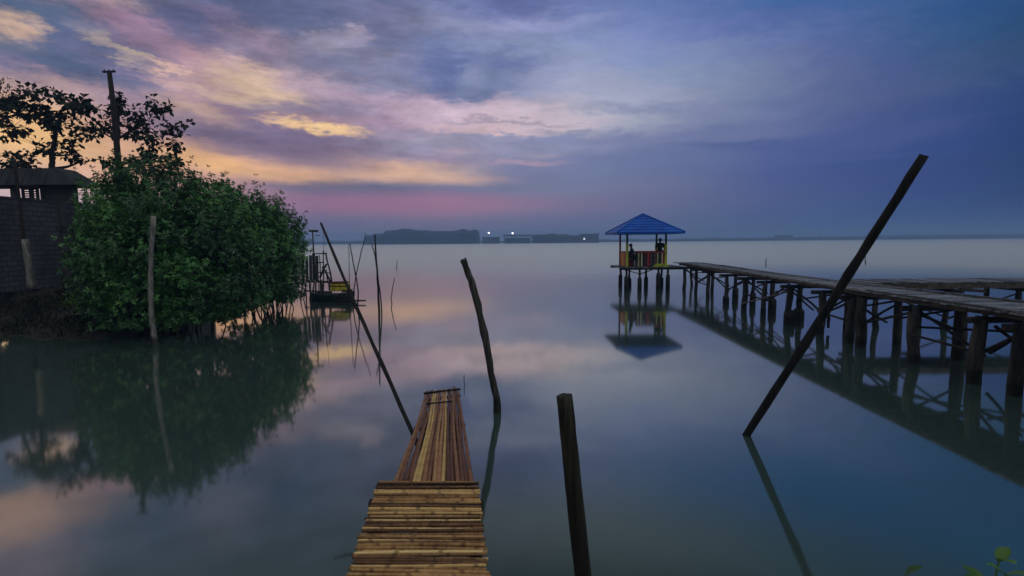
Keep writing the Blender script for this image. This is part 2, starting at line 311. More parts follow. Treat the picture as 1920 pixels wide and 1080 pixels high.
def water():
    m, t, b = mat('water_surface')
    t.nodes.remove(b)
    df = mn(t, 'ShaderNodeBsdfDiffuse'); gl = mn(t, 'ShaderNodeBsdfGlossy'); gl.distribution = 'GGX'
    n = noise_at(t, .12, (1, .6, 1), 3)
    t.links.new(cramp(t, n, [(.3, (.040, .072, .062)), (.7, (.060, .096, .084))]), df.inputs[0])
    mr = mn(t, 'ShaderNodeMapRange'); t.links.new(noise_at(t, .05, (1, 1, 1), 4), mr.inputs[0]); mr.inputs[1].default_value = .3; mr.inputs[2].default_value = .7
    mr.inputs[3].default_value = .045; mr.inputs[4].default_value = .07
    # the open bay is wind rippled, the water near the bank lies smooth
    c2 = mn(t, 'ShaderNodeTexCoord'); ln_ = mn(t, 'ShaderNodeVectorMath', operation='LENGTH'); t.links.new(c2.outputs['Object'], ln_.inputs[0])
    m2 = mn(t, 'ShaderNodeMapRange', interpolation_type='SMOOTHSTEP'); t.links.new(ln_.outputs['Value'], m2.inputs[0]); m2.inputs[1].default_value = 12; m2.inputs[2].default_value = 78; m2.inputs[4].default_value = .46
    ad = mn(t, 'ShaderNodeMath', operation='ADD'); t.links.new(mr.outputs[0], ad.inputs[0]); t.links.new(m2.outputs[0], ad.inputs[1])
    t.links.new(ad.outputs[0], gl.inputs['Roughness']); gl.inputs[0].default_value = (1, .99, .90, 1)
    lw = mn(t, 'ShaderNodeLayerWeight'); lw.inputs[0].default_value = .5
    pw = mn(t, 'ShaderNodeMath', operation='POWER'); t.links.new(lw.outputs['Facing'], pw.inputs[0]); pw.inputs[1].default_value = 2.4
    fr = mn(t, 'ShaderNodeMath', operation='MULTIPLY_ADD'); t.links.new(pw.outputs[0], fr.inputs[0]); fr.inputs[1].default_value = .97; fr.inputs[2].default_value = .02
    ms = mn(t, 'ShaderNodeMixShader'); t.links.new(fr.outputs[0], ms.inputs[0]); t.links.new(df.outputs[0], ms.inputs[1]); t.links.new(gl.outputs[0], ms.inputs[2])
    t.links.new(ms.outputs[0], t.nodes['Material Output'].inputs[0])
water()

# ------------------------------------------------------------------ mesh helpers
class MB:
    def __init__(s): s.v = []; s.f = []; s.t = []; s.a = []; s.sm = []
    def add(s, vs, fs, tint=None, along=None, smooth=False):
        o = len(s.v); s.v += [tuple(v) for v in vs]; s.f += [tuple(i + o for i in f) for f in fs]
        tint = random.random() if tint is None else tint
        s.t += [tint] * len(vs); s.a += (along if along is not None else [.25] * len(vs)); s.sm += [smooth] * len(fs)
    def tube(s, pts, rad, n=8, tint=None, rough=0.0, seg=None, cap=True, ph=None):
        pts = [Vector(p) for p in pts]; k = len(pts)
        rad = rad if isinstance(rad, (list, tuple)) else [rad] * k
        vs = []; al = []; d0 = (pts[1] - pts[0]).normalized()
        side = d0.orthogonal().normalized(); acc = random.random() if ph is None else ph
        for i, p in enumerate(pts):
            d = (pts[min(i + 1, k - 1)] - pts[max(i - 1, 0)]).normalized()
            side = (side - d * side.dot(d)).normalized(); b = d.cross(side)
            if i and seg: acc += (p - pts[i - 1]).length / seg
            for j in range(n):
                a = 2 * math.pi * j / n; r = rad[i] * (1 + rough * (random.random() - .5)); e_ = d * (rad[i] * random.uniform(-2.5, 2.5) * rough) if i == k - 1 else Vector((0, 0, 0))
                vs.append(p + (side * math.cos(a) + b * math.sin(a)) * r + e_); al.append(acc if seg else .25)
        fs = [(i * n + j, i * n + (j + 1) % n, (i + 1) * n + (j + 1) % n, (i + 1) * n + j) for i in range(k - 1) for j in range(n)]
        if cap: fs += [tuple(range(n - 1, -1, -1)), tuple((k - 1) * n + j for j in range(n))]
        s.add(vs, fs, tint, al, True)
    def box(s, c, sz, rot=0.0, tint=None, jit=0.0, M=None):
        hx, hy, hz = sz[0] / 2, sz[1] / 2, sz[2] / 2
        vs = [Vector((x * hx, y * hy, z * hz)) for x in (-1, 1) for y in (-1, 1) for z in (-1, 1)]
        m = Matrix.Rotation(rot, 3, 'Z') if M is None else M
        vs = [m @ v + Vector(c) + Vector([(random.random() - .5) * jit for _ in range(3)]) for v in vs]
        s.add(vs, [(0, 1, 3, 2), (4, 6, 7, 5), (0, 4, 5, 1), (2, 3, 7, 6), (0, 2, 6, 4), (1, 5, 7, 3)], tint)
    def beam(s, a, b, w, h, tint=None, jit=0.0):
        a = Vector(a); b = Vector(b); d = b - a; x = d.normalized()
        y = Vector((0, 0, 1)).cross(x)
        y = y.normalized() if y.length > 1e-4 else Vector((0, 1, 0)); z = x.cross(y)
        M = Matrix((x, y, z)).transposed()
        s.box((a + b) / 2, (d.length, w, h), tint=tint, M=M, jit=jit)
    def build(s, name, m, parent=None, origin=None, bevel=0):
        me = bpy.data.meshes.new(name)
        o0 = Vector(origin) if origin is not None else Vector((0, 0, 0))
        me.from_pydata([(v[0] - o0.x, v[1] - o0.y, v[2] - o0.z) for v in s.v], [], s.f)
        for nm, dat in (('tint', s.t), ('along', s.a)):
            at_ = me.attributes.new(nm, 'FLOAT', 'POINT'); at_.data.foreach_set('value', dat)
        me.polygons.foreach_set('use_smooth', s.sm); me.materials.append(MATS[m]); me.update()
        o = bpy.data.objects.new(name, me); COL.objects.link(o)
        if parent is not None:
            o.parent = parent; pl = parent.location.copy(); pp = parent.parent
            while pp: pl += pp.location; pp = pp.parent
            o.location = o0 - pl
        else: o.location = o0
        if bevel:
            bv = o.modifiers.new('bevel', 'BEVEL'); bv.width = bevel; bv.segments = 2; bv.limit_method = 'ANGLE'
            bv.angle_limit = R(50)
        return o
def tag(o, label=None, cat=None, group=None, kind=None):
    if label: o['label'] = label
    if cat: o['category'] = cat
    if group: o['group'] = group
    if kind: o['kind'] = kind
    return o
def thing(name, loc, label, cat, group=None):
    e = bpy.data.objects.new(name, None); COL.objects.link(e); e.location = loc; e.empty_display_size = .2
    return tag(e, label, cat, group)
def wob(a, b, n, amp, r0_, r1_, jr=.0):
    """wobbly path between two points with tapering radius"""
    a = Vector(a); b = Vector(b); P = []; Rr = []
    ph = [random.uniform(0, 6.28) for _ in range(4)]
    for i in range(n + 1):
        t = i / n; e = math.sin(math.pi * t) * amp
        P.append(a.lerp(b, t) + Vector((math.sin(ph[0] + t * 5) * e + math.sin(ph[2] + t * 13) * e * .35, math.cos(ph[1] + t * 4) * e, 0)))
        Rr.append((r0_ + (r1_ - r0_) * t) * (1 + random.uniform(-jr, jr)))
    return P, Rr
def leaf_mesh(C, D, U, ln, wd, tint, name, m, parent, origin):
    """folded rhombic leaves: C base points, D direction, U up-ish normal (numpy n x 3)"""
    n = len(C); S = np.cross(D, U); S /= np.linalg.norm(S, axis=1)[:, None] + 1e-9; Nn = np.cross(S, D)
    ln = ln[:, None]; wd = wd[:, None]
    p0 = C; p1 = C + D * ln * .5 + S * wd * .5 + Nn * wd * .16; p2 = C + D * ln - Nn * ln * .12; p3 = C + D * ln * .5 - S * wd * .5 + Nn * wd * .16
    V = np.stack([p0, p1, p2, p3], 1).reshape(-1, 3) - np.array(origin)[None]
    me = bpy.data.meshes.new(name); me.vertices.add(4 * n); me.vertices.foreach_set('co', V.astype(np.float32).ravel())
    b = np.arange(n)[:, None] * 4; tri = np.concatenate([b, b + 1, b + 2, b, b + 2, b + 3], 1).ravel()
    me.loops.add(6 * n); me.loops.foreach_set('vertex_index', tri.astype(np.int32))
    me.polygons.add(2 * n); me.polygons.foreach_set('loop_start', (np.arange(2 * n) * 3).astype(np.int32)); 
    me.update(calc_edges=True)
    a = me.attributes.new('tint', 'FLOAT', 'POINT'); a.data.foreach_set('value', np.repeat(tint, 4).astype(np.float32))
    me.materials.append(MATS[m]); me.validate()
    o = bpy.data.objects.new(name, me); COL.objects.link(o)
    if parent is not None: o.parent = parent; o.location = Vector(origin) - parent.location
    else: o.location = origin
    return o
def unit(a): return a / (np.linalg.norm(a, axis=1)[:, None] + 1e-9)

# ------------------------------------------------------------------ setting: water, banks, far land
m_ = MB(); nx = 24
for (x0, x1, y0, y1) in [(-1800, 1800, -1800, 1800)]:
    m_.add([(x0, y0, 0), (x1, y0, 0), (x1, y1, 0), (x0, y1, 0)], [(0, 1, 2, 3)])
tag(m_.build('water', 'water_surface'), kind='structure')

def hgt(x, y):                                # left bank height
    edge = min(min(-10.4, -.50 * y) - x + .35 * math.sin(y * .9), y - 14.9 + .5 * math.sin(x * .8))
    edge += .25 * math.sin(x * 2.3 + y * 1.7)
    h = -.35 + .42 * min(max(edge, -1.5), 1.0) + .16 * max(edge - 1, 0)
    h = min(h, 1.5)
    return h + .06 * math.sin(x * 3.1) * math.sin(y * 2.7) + .05 * math.sin(x * 7 + y * 5)
m_ = MB(); vs = []; xs = np.linspace(-46, -8.6, 110); ys = np.linspace(13.2, 60, 110)
for y in ys:
    for x in xs: vs.append((x, y, hgt(x, y)))
fs = [(j * 110 + i, j * 110 + i + 1, (j + 1) * 110 + i + 1, (j + 1) * 110 + i) for j in range(109) for i in range(109)]
m_.add(vs, fs, .5, smooth=True); tag(m_.build('muddy_bank', 'bank_mud'), kind='structure')
# low bank under the photographer
m_ = MB(); vs = []; xs = np.linspace(-9, 12, 60); ys = np.linspace(-12, 2.4, 40)
for y in ys:
    for x in xs: vs.append((x, y, min(.95, (2.1 + .15 * math.sin(x * 2) - y) * 1.4 - .3) + .04 * math.sin(x * 5) * math.sin(y * 6)))
fs = [(j * 60 + i, j * 60 + i + 1, (j + 1) * 60 + i + 1, (j + 1) * 60 + i) for j in range(39) for i in range(59)]
m_.add(vs, fs, .5, smooth=True); tag(m_.build('near_bank', 'bank_mud'), kind='structure')

# far shore: a low band of trees along the horizon, built as rough solid terrain
def ridge(name, pts, Y, depth, kind='structure', rough_=.6, step=3.0, mat_='far_land', label=None, cat=None):
    """pts: (px, height above water in m); solid ridge between them, standing Y metres off"""
    X = [onx(p, 1) for p, _ in pts]
    P = [(Y / onx(p, 1), h) for p, h in pts]
    mb = MB(); vs = []; cols = []
    x = P[0][0]
    while x < P[-1][0]:
        for (a, ha), (b, hb) in zip(P, P[1:]):
            if a <= x <= b:
                h = ha + (hb - ha) * (x - a) / (b - a + 1e-6); break
        h += random.uniform(-rough_, rough_) * .5 + rough_ * .4 * math.sin(x * .11)
        cols.append((x, max(h, .3))); x += step * random.uniform(.7, 1.3)
    for x, h in cols:
        j = random.uniform(-depth * .012, depth * .012)
        for (dy, k) in ((0, 0), (0, .72), (depth * .18, 1), (depth * .7, .95), (depth, .4), (depth, 0)):
            vs.append((x, Y + dy + j, -.3 if k == 0 else h * k))
    n = len(cols)
    fs = [(i * 6 + j, (i + 1) * 6 + j, (i + 1) * 6 + j + 1, i * 6 + j + 1) for i in range(n - 1) for j in range(5)] + [(0, 1, 2, 3, 4, 5), tuple((n - 1) * 6 + 5 - j for j in range(6))]
    mb.add(vs, fs, .5); o = mb.build(name, mat_)
    return tag(o, label, cat, kind=kind)
ridge('far_shore', [(-40, 6), (300, 6), (560, 6), (690, 6.5), (760, 5)], 1100, 120, step=4, rough_=2.2)
ridge('far_shore', [(690, 4), (900, 4.5), (1140, 4), (1260, 4.8), (1400, 5), (1470, 5.2), (1560, 5.8), (1700, 7), (1800, 7.6), (1960, 8.2), (2300, 9), (2700, 8)], 1000, 140, step=3, rough_=2.0)
hl = ridge('waterfront_block', [(684, 4), (686, 9), (687, 13.2), (698, 13.6), (699, 15.4), (719, 15.8), (721, 19.6), (746, 20.2), (749, 22.0), (770, 21.8), (773, 20.2), (802, 19.6), (806, 18.2), (842, 18.0), (856, 18.8), (865, 21.2), (874, 20.8), (878, 19.2), (884, 18.6), (887, 20.0), (895, 19.8), (896, 17.5), (897, 4)], 720, 70, kind=None, step=.8, rough_=.35, label='long stepped flat topped block, biggest dark mass on the far shore', cat='building')

# ------------------------------------------------------------------ distant town on the shore
TD = 690
def tx(px): return TD / onx(px, 1)
def th(px, py):                               # height of a pixel at the town's distance
    return at(px, py, TD).z
def shed(px0, px1, ytop, label, columns=0, flat=True, dep=26, nwin=3, glowwin=None):
    x0, x1 = tx(px0), tx(px1); h = max(th((px0 + px1) / 2, ytop), 3); c = ((x0 + x1) / 2, TD + dep / 2, 0)
    t = thing('waterfront_building', c, label, 'building', 'low buildings on the far shore')
    if columns:
        b = MB(); b.box((c[0], c[1], h - 1.2), (x1 - x0, dep, 2.0)); b.build('roof', 'far_wall', t, c)
        b = MB(); b.box((c[0], c[1] + 4, h * .32), (x1 - x0 - 4, dep - 10, h * .64)); b.build('wall', 'far_wall', t, c)
        for i in range(columns):
            b = MB(); x = x0 + 1 + (x1 - x0 - 2) * i / (columns - 1); b.box((x, TD + 1, (h - 2.2) / 2), (.9, .9, h - 2.2)); b.build('column', 'far_wall', t, c)
    else:
        b = MB(); b.box((c[0], c[1], (h - .8) / 2), (x1 - x0, dep, h - .8)); b.build('wall', 'far_wall', t, c)
        b = MB()
        if flat: b.box((c[0], c[1], h - .4), (x1 - x0 + 1.2, dep + 1.2, .8))
        else:
            y0, y1 = TD - 1, TD + dep + 1; a, d = x0 - .6, x1 + .6; z0, z1 = h - .8, h + (x1 - x0) * .07
            b.add([(a, y0, z0), (d, y0, z0), (d, y1, z0), (a, y1, z0), (a, (y0 + y1) / 2, z1), (d, (y0 + y1) / 2, z1)], [(0, 1, 5, 4), (2, 3, 4, 5), (0, 4, 3), (1, 2, 5), (3, 2, 1, 0)])
        b.build('roof', 'far_land', t, c)
        for i in range(nwin):
            x = x0 + (x1 - x0) * (i + .5) / nwin
            b = MB(); b.box((x, TD - .1, h * .45), (min(3, (x1 - x0) / nwin * .5), .3, h * .22))
            b.build('window', 'window_glow' if glowwin == i else 'black_paint', t, c)
    return t
shed(906, 937, 444.5, 'squat flat roofed block just right of the dark headland', nwin=4)
shed(945, 997, 439.8, 'open sided hall on columns under the brighter shore lamp', columns=8)
shed(1000, 1068, 444.2, 'longest low shed in the middle of the far shore', nwin=7, flat=False)
shed(1010, 1020, 440.5, 'small square block rising behind the left end of the longest shed', dep=60, nwin=1)
shed(1033, 1041, 438.0, 'narrow tower block rising behind the longest shed', dep=60, nwin=1)
shed(1072, 1092, 441.2, 'plain square block left of the building with the lit window', nwin=2)
shed(1092, 1122, 438.4, 'building with one lit white window near the pavilion roof', nwin=5, glowwin=0)
TD0 = TD; TD = 980
shed(1462, 1483, 440.8, 'small lone block on the thin right hand shoreline', nwin=2)
TD = TD0
def mast(px, ytop, lamp, label, group=None):
    h = th(px, ytop); x = tx(px); y = TD - 6; t = thing('lamp_mast' if lamp else 'radio_mast', (x, y, 0), label, 'mast', group)
    b = MB(); b.tube([(x, y, 0), (x, y, h)], [.45, .22], 6); b.build('pole', 'far_wall', t, (x, y, 0))
    if lamp:
        b = MB(); b.box((x, y, h + .4), (3.0, .8, .3)); b.build('crossarm', 'far_wall', t, (x, y, 0))
        b = MB()
        b.tube([(x, y - .9, h - .9), (x, y - .9, h - .3), (x, y - .9, h + .5), (x, y - .9, h + 1.1)], [.6, lamp, lamp, .6], 10); b.build('lamp', 'lamp_glow', t, (x, y, 0))
mast(918, 437.0, 1.25, 'lamp mast with white light above the squat flat roofed block')
mast(962, 437.5, 1.35, 'lamp mast with white light above the open sided hall')
mast(1120, 433.5, 0, 'thin mast just left of the blue pavilion roof')
mast(1046, 436.5, 0, 'thin mast beside the narrow tower block')
TD = 980; mast(1529, 433, 0, 'faint thin mast standing alone on the right hand shoreline'); TD = TD0

# ------------------------------------------------------------------ bamboo walkway
ZW = 1.2
Al, Ar = onz(709, 903, ZW), onz(895, 903, ZW); Bl, Br = onz(650, 1080, ZW), onz(917, 1080, ZW)
def ext(a, b, t): return a + (b - a) * t
wk = thing('bamboo_walkway', ((Al + Ar) / 2).to_tuple()[:2] + (0,), 'flat golden brown walkway of cross laid bamboo canes in the near foreground', 'walkway')
T_END = 2.7
m_ = MB(); rows_n = 96; t = 0
while t < T_END:
    w = .016 + .009 * random.random() ** 1.4; dt = w / (Bl - Al).length
    a = ext(Al, Bl, t); b = ext(Ar, Br, t); j = (b - a).normalized()
    bow = random.uniform(-.009, .009); sk = random.uniform(-.010, .010) 
    a = a - j * random.uniform(-.008, .016); b = b + j * random.uniform(-.008, .014)
    dirf = (Bl - Al).normalized()
    a = a + dirf * sk; b = b - dirf * sk
    dz = random.uniform(-.008, .006); tint = random.gauss(.50, .26)
    parts_ = [(0, 1)]
    if random.random() < .3:
        c = random.uniform(.3, .7); parts_ = [(0, c), (c + .006, 1)]
    for (u0_, u1_) in parts_:
        P = []; Rr = []; seg = random.choice((.22, .225, .23)); k = 44
        p0 = a.lerp(b, u0_); p1 = a.lerp(b, u1_)
        for i in range(k + 1):
            q = p0.lerp(p1, i / k) + dirf * bow * math.sin(math.pi * i / k) + Vector((0, 0, dz - .012)); P.append(q)
            Rr.append(w * .44 * (1 + .08 * random.uniform(-1, 1)))
        m_.tube(P, Rr, 7, tint + random.uniform(-.08, .08), seg=seg, ph=.1 + (u0_ * (b - a).length) / seg + random.gauss(0, .12) + .5 * int(t * 5.5))
    t += dt * .97
m_.build('cane_deck', 'mat_bamboo', wk, wk.location)
for (P0, P1, off) in ((Al, Bl, .05), (Ar, Br, -.05), (Al.lerp(Ar, .5), Bl.lerp(Br, .5), 0)):
    sd_ = (Ar - Al).normalized() * off; b = MB()
    P, Rr = wob(ext(P0, P1, -.05) + sd_ - Vector((0, 0, .065)), ext(P0, P1, T_END) + sd_ - Vector((0, 0, .065)), 10, .006, .034, .036, .05)
    b.tube(P, Rr, 8, seg=.35); b.build('bearer', 'pole_wood', wk, wk.location)
for tt in (.06, 1.3, 2.5):
    a = ext(Al, Bl, tt); b2 = ext(Ar, Br, tt); j = (b2 - a).normalized(); b = MB()
    P, Rr = wob(a - j * .05 - Vector((0, 0, .13)), b2 + j * .03 - Vector((0, 0, .13)), 6, .004, .036, .034, .05); b.tube(P, Rr, 8); b.build('crossbeam', 'pole_wood', wk, wk.location)
    for p in (a + j * .03, b2 - j * .03):
        b = MB(); P, Rr = wob((p.x, p.y, -.7), (p.x, p.y + .02, ZW - .04), 8, .01, .04, .034, .06); b.tube(P, Rr, 9, rough=.12); b.build('post', 'pile_wood', wk, wk.location)
# ramp of long canes down to the water
ZR0, ZR1 = 1.13, .22
Rl, Rr_ = onz(738, 905, ZR0), onz(889, 905, ZR0); El, Er = onz(797, 737, ZR1), onz(861, 729, ZR1)
rp = thing('bamboo_ramp', ((Rl + Rr_) / 2).to_tuple()[:2] + (0,), 'narrow ramp of long reddish bamboo poles sloping down into the water', 'ramp')
NP = 17
for i in range(NP):
    u = (i + .5) / NP; a = Rl.lerp(Rr_, u); c = El.lerp(Er, u); d = (c - a)
    a = a - d * .035; c = c + d * random.uniform(.0, .06)
    w = (Rr_ - Rl).length / NP; b = MB(); k = 26; P = []; Rr = []; ph = random.uniform(0, 6); amp_ = random.uniform(.003, .009)
    sag = .05
    seg = random.uniform(.26, .42); nd = random.random()
    for q in range(k + 1):
        s = q / k; p = a.lerp(c, s) + Vector((math.sin(ph + s * 7) * amp_, 0, -sag * math.sin(math.pi * s) + random.uniform(-.003, .003) + .006 * math.sin(i * 2.4))); P.append(p)
        Rr.append(w * .545 * (1 - .14 * s) * (1 + random.uniform(-.05, .05)))
    tint = random.gauss(.38, .13)
    if i in (4, 5, 10): tint = .86
    if i in (2, 12): tint = .22
    b.tube(P, Rr, 9, tint, seg=seg); b.build('cane', 'ramp_bamboo', rp, rp.location)
for (s, ua, ub, r_) in ((.95, -.02, 1.03, .017), (.74, .12, .78, .012)):
    a = Rl.lerp(El, s).lerp(Rr_.lerp(Er, s), ua); c = Rl.lerp(El, s).lerp(Rr_.lerp(Er, s), ub); z = .034 - .05 * math.sin(math.pi * s)
    b = MB(); P, Rr = wob(a + Vector((0, 0, z)), c + Vector((0, 0, z)), 6, .006, r_, r_ * .9, .08); b.tube(P, Rr, 8, seg=.3); b.build('cross_tie', 'pole_wood', rp, rp.location)
for s in (.45, .93):
    for u in (.15, .85):
        p = Rl.lerp(El, s).lerp(Rr_.lerp(Er, s), u)
        b = MB(); b.tube([(p.x, p.y, -.6), (p.x, p.y, p.z - .07)], [.035, .03], 8, rough=.1); b.build('post', 'pile_wood', rp, rp.location)
    a = Rl.lerp(El, s).lerp(Rr_.lerp(Er, s), -.02); c = Rl.lerp(El, s).lerp(Rr_.lerp(Er, s), 1.02)
    b = MB(); b.tube([a - Vector((0, 0, .075)), c - Vector((0, 0, .075))], .025, 8); b.build('crossbeam', 'pole_wood', rp, rp.location)

# ------------------------------------------------------------------ single poles in the water
def pole(name, pts, rad, m, label, cat='pole', n=10, rough=.08, sub=5, group=None, seg=None, amp=.01):
    """pts: world points bottom to top"""
    P = []; Rr = []
    K = len(pts) - 1
    for i in range(K):
        for j in range(sub):
            s = j / sub; P.append(Vector(pts[i]).lerp(Vector(pts[i + 1]), s) + Vector((random.uniform(-amp, amp), random.uniform(-amp, amp), 0))); Rr.append(rad[i] + (rad[i + 1] - rad[i]) * s)
    P.append(Vector(pts[-1])); Rr.append(rad[-1]); Rr = [r * random.uniform(.94, 1.06) * (1.14 if random.random() < .14 and m != 'stub_wood' else 1) for r in Rr]
    if m == 'stub_wood': Rr = [rad[0] + (rad[-1] - rad[0]) * i / (len(Rr) - 1) + random.uniform(-.0012, .0012) for i in range(len(Rr))]
    b = MB(); b.tube(P, Rr, n, rough=rough, seg=seg)
    o = b.build(name, m, None, Vector((pts[0][0], pts[0][1], 0)))
    return tag(o, label, cat, group)
# tall leaning pole, right
b0 = onz(1400, 816); tp = at(1733, 291, 5.9); d = (b0 - tp).normalized()
pole('leaning_pole', [b0 + d * .7, b0, b0.lerp(tp, .5) + Vector((.02, 0, .03)), tp], [.054, .053, .053, .050], 'pole_wood', 'thick dark pole leaning far to the right, crossing in front of the pier', sub=8, amp=.004, rough=.05)
# crooked post beside the ramp
zc = onz(933, 772).y
pts = [at(x, y, zc) for x, y in ((931, 745), (921, 700), (911, 640), (900, 590), (886, 535), (876, 508), (868, 486))]
bt = onz(933, 772)
pole('crooked_post', [bt + Vector((0, 0, -.6)), bt] + pts, [.062, .066, .058, .055, .058, .052, .056, .050, .054], 'pile_wood', 'crooked knotted post standing just right of the bamboo ramp end', 'post', sub=3, amp=.008, rough=.16)
# sawn near post
zt = 3.55; tp = at(1058, 742, zt); lo = at(1093, 1080, zt)
d = (lo - tp).normalized(); L0 = tp.z / -d.z
pole('sawn_post', [tp + d * (L0 + .5), tp + d * (L0 * .5), tp], [.066, .064, .058], 'stub_wood', 'straight thick mossy post with flat sawn top, nearest the camera', 'post', n=18, rough=.03, sub=9, amp=.002)
# thin pole leaning left off the ramp
b1 = at(773, 810, 5.6); t1 = at(602, 419, 9.2); d = (b1 - t1).normalized()
pole('thin_leaning_pole', [b1 + d * 1.0, b1, b1.lerp(t1, .5) - Vector((0, 0, .05)), t1], [.024, .024, .023, .020], 'pole_wood', 'long thin pole leaning left from the side of the bamboo ramp', sub=6, amp=.004)
# pale bamboo stake in front of the mangroves
b1 = onz(292, 648); zt = b1.y - .1
pole('bamboo_stake', [b1 + Vector((0, 0, -.4)), b1, at(283, 590, zt), at(282, 500, zt), at(288, 405, zt)], [.075, .075, .065, .06, .055], 'pale_bamboo', 'pale grey bamboo stake standing in front of the mangrove thicket', 'stake', sub=5, seg=.4)
pole('bamboo_stake', [at(56, 512, 17.2) - Vector((0, 0, .5)), at(56, 512, 17.2), at(51, 480, 17.2), at(47, 449, 17.2)], [.12, .11, .10, .09], 'pale_bamboo', 'short pale stake in front of the block wall at far left', 'stake', sub=3)
pole('iron_post', [at(44, 440, 19) - Vector((0, 0, 1.8)), at(44, 440, 19), at(36, 372, 19), at(27, 300, 19)], [.06, .06, .05, .045], 'bark', 'thin dark leaning post rising above the block wall at far left', 'post', sub=3)

def stick(pts, r_, Y, label, group='thin sticks standing in the water behind the boat', m='pole_wood', name='thin_stick', taper=.6, dy=0):
    W_ = [at(x, y, Y + dy * i) for i, (x, y) in enumerate(pts)]
    W_[0] = W_[0] + (W_[0] - W_[1]).normalized() * .3 if W_[0].z > -.1 else W_[0]
    rr = [r_ * (1 - (1 - taper) * i / (len(W_) - 1)) for i in range(len(W_))]
    return pole(name, W_, rr, m, label, 'stick', 6, .05, 3, group, amp=.01)
ys_ = onz(663, 574).y
stick([(655, 572), (655, 520), (654, 458)], .022, ys_, 'thin upright stick nearest the boat stern, left of the crossed pair')
stick([(671, 574), (672, 545), (667, 515), (660, 480), (656, 457)], .035, ys_ - .3, 'crooked stick of the crossed pair that leans left')
stick([(662, 574), (664, 540), (668, 515), (678, 470), (686, 438)], .03, ys_ + .1, 'straight stick of the crossed pair that leans right')
stick([(711, 583), (709, 540), (706, 490), (703, 440)], .055, onz(711, 583).y, 'thickest tall stick of the two standing together right of the boat')
stick([(716, 583), (714, 560), (709, 520), (703, 480), (697, 457)], .03, onz(716, 583).y, 'thinner bent stick touching the thickest tall stick right of the boat')
stick([(735, 570), (733, 560), (736, 540), (740, 521)], .028, onz(735, 570).y, 'short curved stick standing alone right of the tall sticks')
stick([(744, 506), (744, 498), (745, 487)], .045, onz(744, 507).y, 'tiny upright stick far out behind the short curved stick')
stick([(1436, 500), (1436, 492), (1437, 484)], .05, onz(1436, 501).y, 'tiny stick standing far out beyond the pier')
stick([(1623, 496), (1622, 486), (1624, 472)], .05, onz(1623, 497).y, 'faint slanting stick far out behind the leaning pole')
stick([(870, 722), (869, 712), (871, 703)], .010, onz(870, 722).y, 'tiny bent twig poking out of the water beyond the ramp end')
# ------------------------------------------------------------------ main pier
ZD = 1.475
near_e = [(8.75, 3.5), (8.8, 8.8), (8.93, 13.4), (9.2, 20), (9.55, 27), (9.65, 30.8)]
far_e = [(10.4, 3.5), (10.4, 10.7), (10.15, 14), (10.1, 17), (10.5, 22.4), (11.1, 31.2)]
def lerp_e(E, y):
    for (a, ya), (b, yb) in zip(E, E[1:]):
        if y <= yb: return a + (b - a) * (y - ya) / (yb - ya)
    return E[-1][0]
pier = thing('wooden_pier', (10, 9, 0), 'long weathered wooden pier running from the right edge to the pavilion', 'pier')
o_p = Vector((10, 9, 0))
b = MB(); y = 3.5
while y < 30.6:
    w = random.uniform(.13, .19); x0, x1 = lerp_e(near_e, y) - random.uniform(-.02, .05), lerp_e(far_e, y) + random.uniform(-.02, .06)
    b.box(((x0 + x1) / 2, y + w / 2, ZD - .015 + random.uniform(-.006, .006)), (x1 - x0, w - .012, .03), random.uniform(-.008, .008), jit=.006)
    y += w
b.build('deck_planks', 'deck_wood', pier, o_p)
for E, off in ((near_e, .06), (far_e, -.06)):
    for zz, hh, ww, mt in ((ZD - .075, .09, .07, 'fascia_wood'), (ZD + .022, .035, .09, 'deck_wood')):
        b = MB(); y = 3.5
        while y < 29.3:
            y2 = min(y + random.uniform(2.6, 3.8), 29.5)
            b.beam((lerp_e(E, y) + off, y, zz + random.uniform(-.012, .012)), (lerp_e(E, y2) + off, y2 - .01, zz + random.uniform(-.012, .012)), ww, hh, jit=.01)
            y = y2
        b.build('side_beam' if hh > .1 else 'edge_board', mt, pier, o_p)
b = MB(); b.beam((9.55, 3.5, ZD - .11), (10.1, 29.4, ZD - .11), .08, .11); b.build('side_beam', 'fascia_wood', pier, o_p)
def rpile(x, y, ztop, r_, parent, org, sleeve=None, lean=.05, m='pile_wood'):
    b = MB(); k = 9
    P, Rr = wob((x + random.uniform(-lean, lean), y + random.uniform(-lean, lean), -.8), (x, y, ztop), k, .03, r_ * 1.12, r_ * .92, .07)
    b.tube(P, [q * .82 for q in Rr], 10, rough=.14); o = b.build('pile', m, parent, org)
    if sleeve:
        b = MB(); b.tube([(x, y, -.8), (x, y, sleeve * .8), (x, y, sleeve)], [r_ * 1.45, r_ * 1.4, r_ * 1.25], 12, rough=.14); s = b.build('concrete_collar', 'concrete', o, org)
def Yn(px, E, x0=9.3):
    y = 15
    for _ in range(12): y = onx(px, lerp_e(E, y) + (.12 if E is near_e else -.12))
    return y
near_px = [(1920, .13, 0), (1846, .15, 0), (1717, .14, 0), (1598, .13, 0), (1618, .15, 0), (1542, .13, 0), (1482, .12, .42), (1435, .11, 0), (1397, .13, 0), (1362, .10, .3), (1328, .11, 0), (1305, .10, 0), (1283, .11, 0)]
far_px = [(1804, .16, 0), (1687, .12, 0), (1590, .11, 0), (1500, .12, .35), (1449, .11, .45), (1412, .09, .5), (1379, .10, .5), (1336, .10, 0), (1295, .10, 0)]
NP_ = []; FP_ = []
for px, r_, s in near_px:
    y = Yn(px, near_e); x = lerp_e(near_e, y) + .12; NP_.append((x, y)); rpile(x, y, ZD - .2, r_, pier, o_p, s)
for px, r_, s in far_px:
    y = Yn(px, far_e); x = lerp_e(far_e, y) - .12; FP_.append((x, y)); rpile(x, y, ZD - .2, r_, pier, o_p, s)
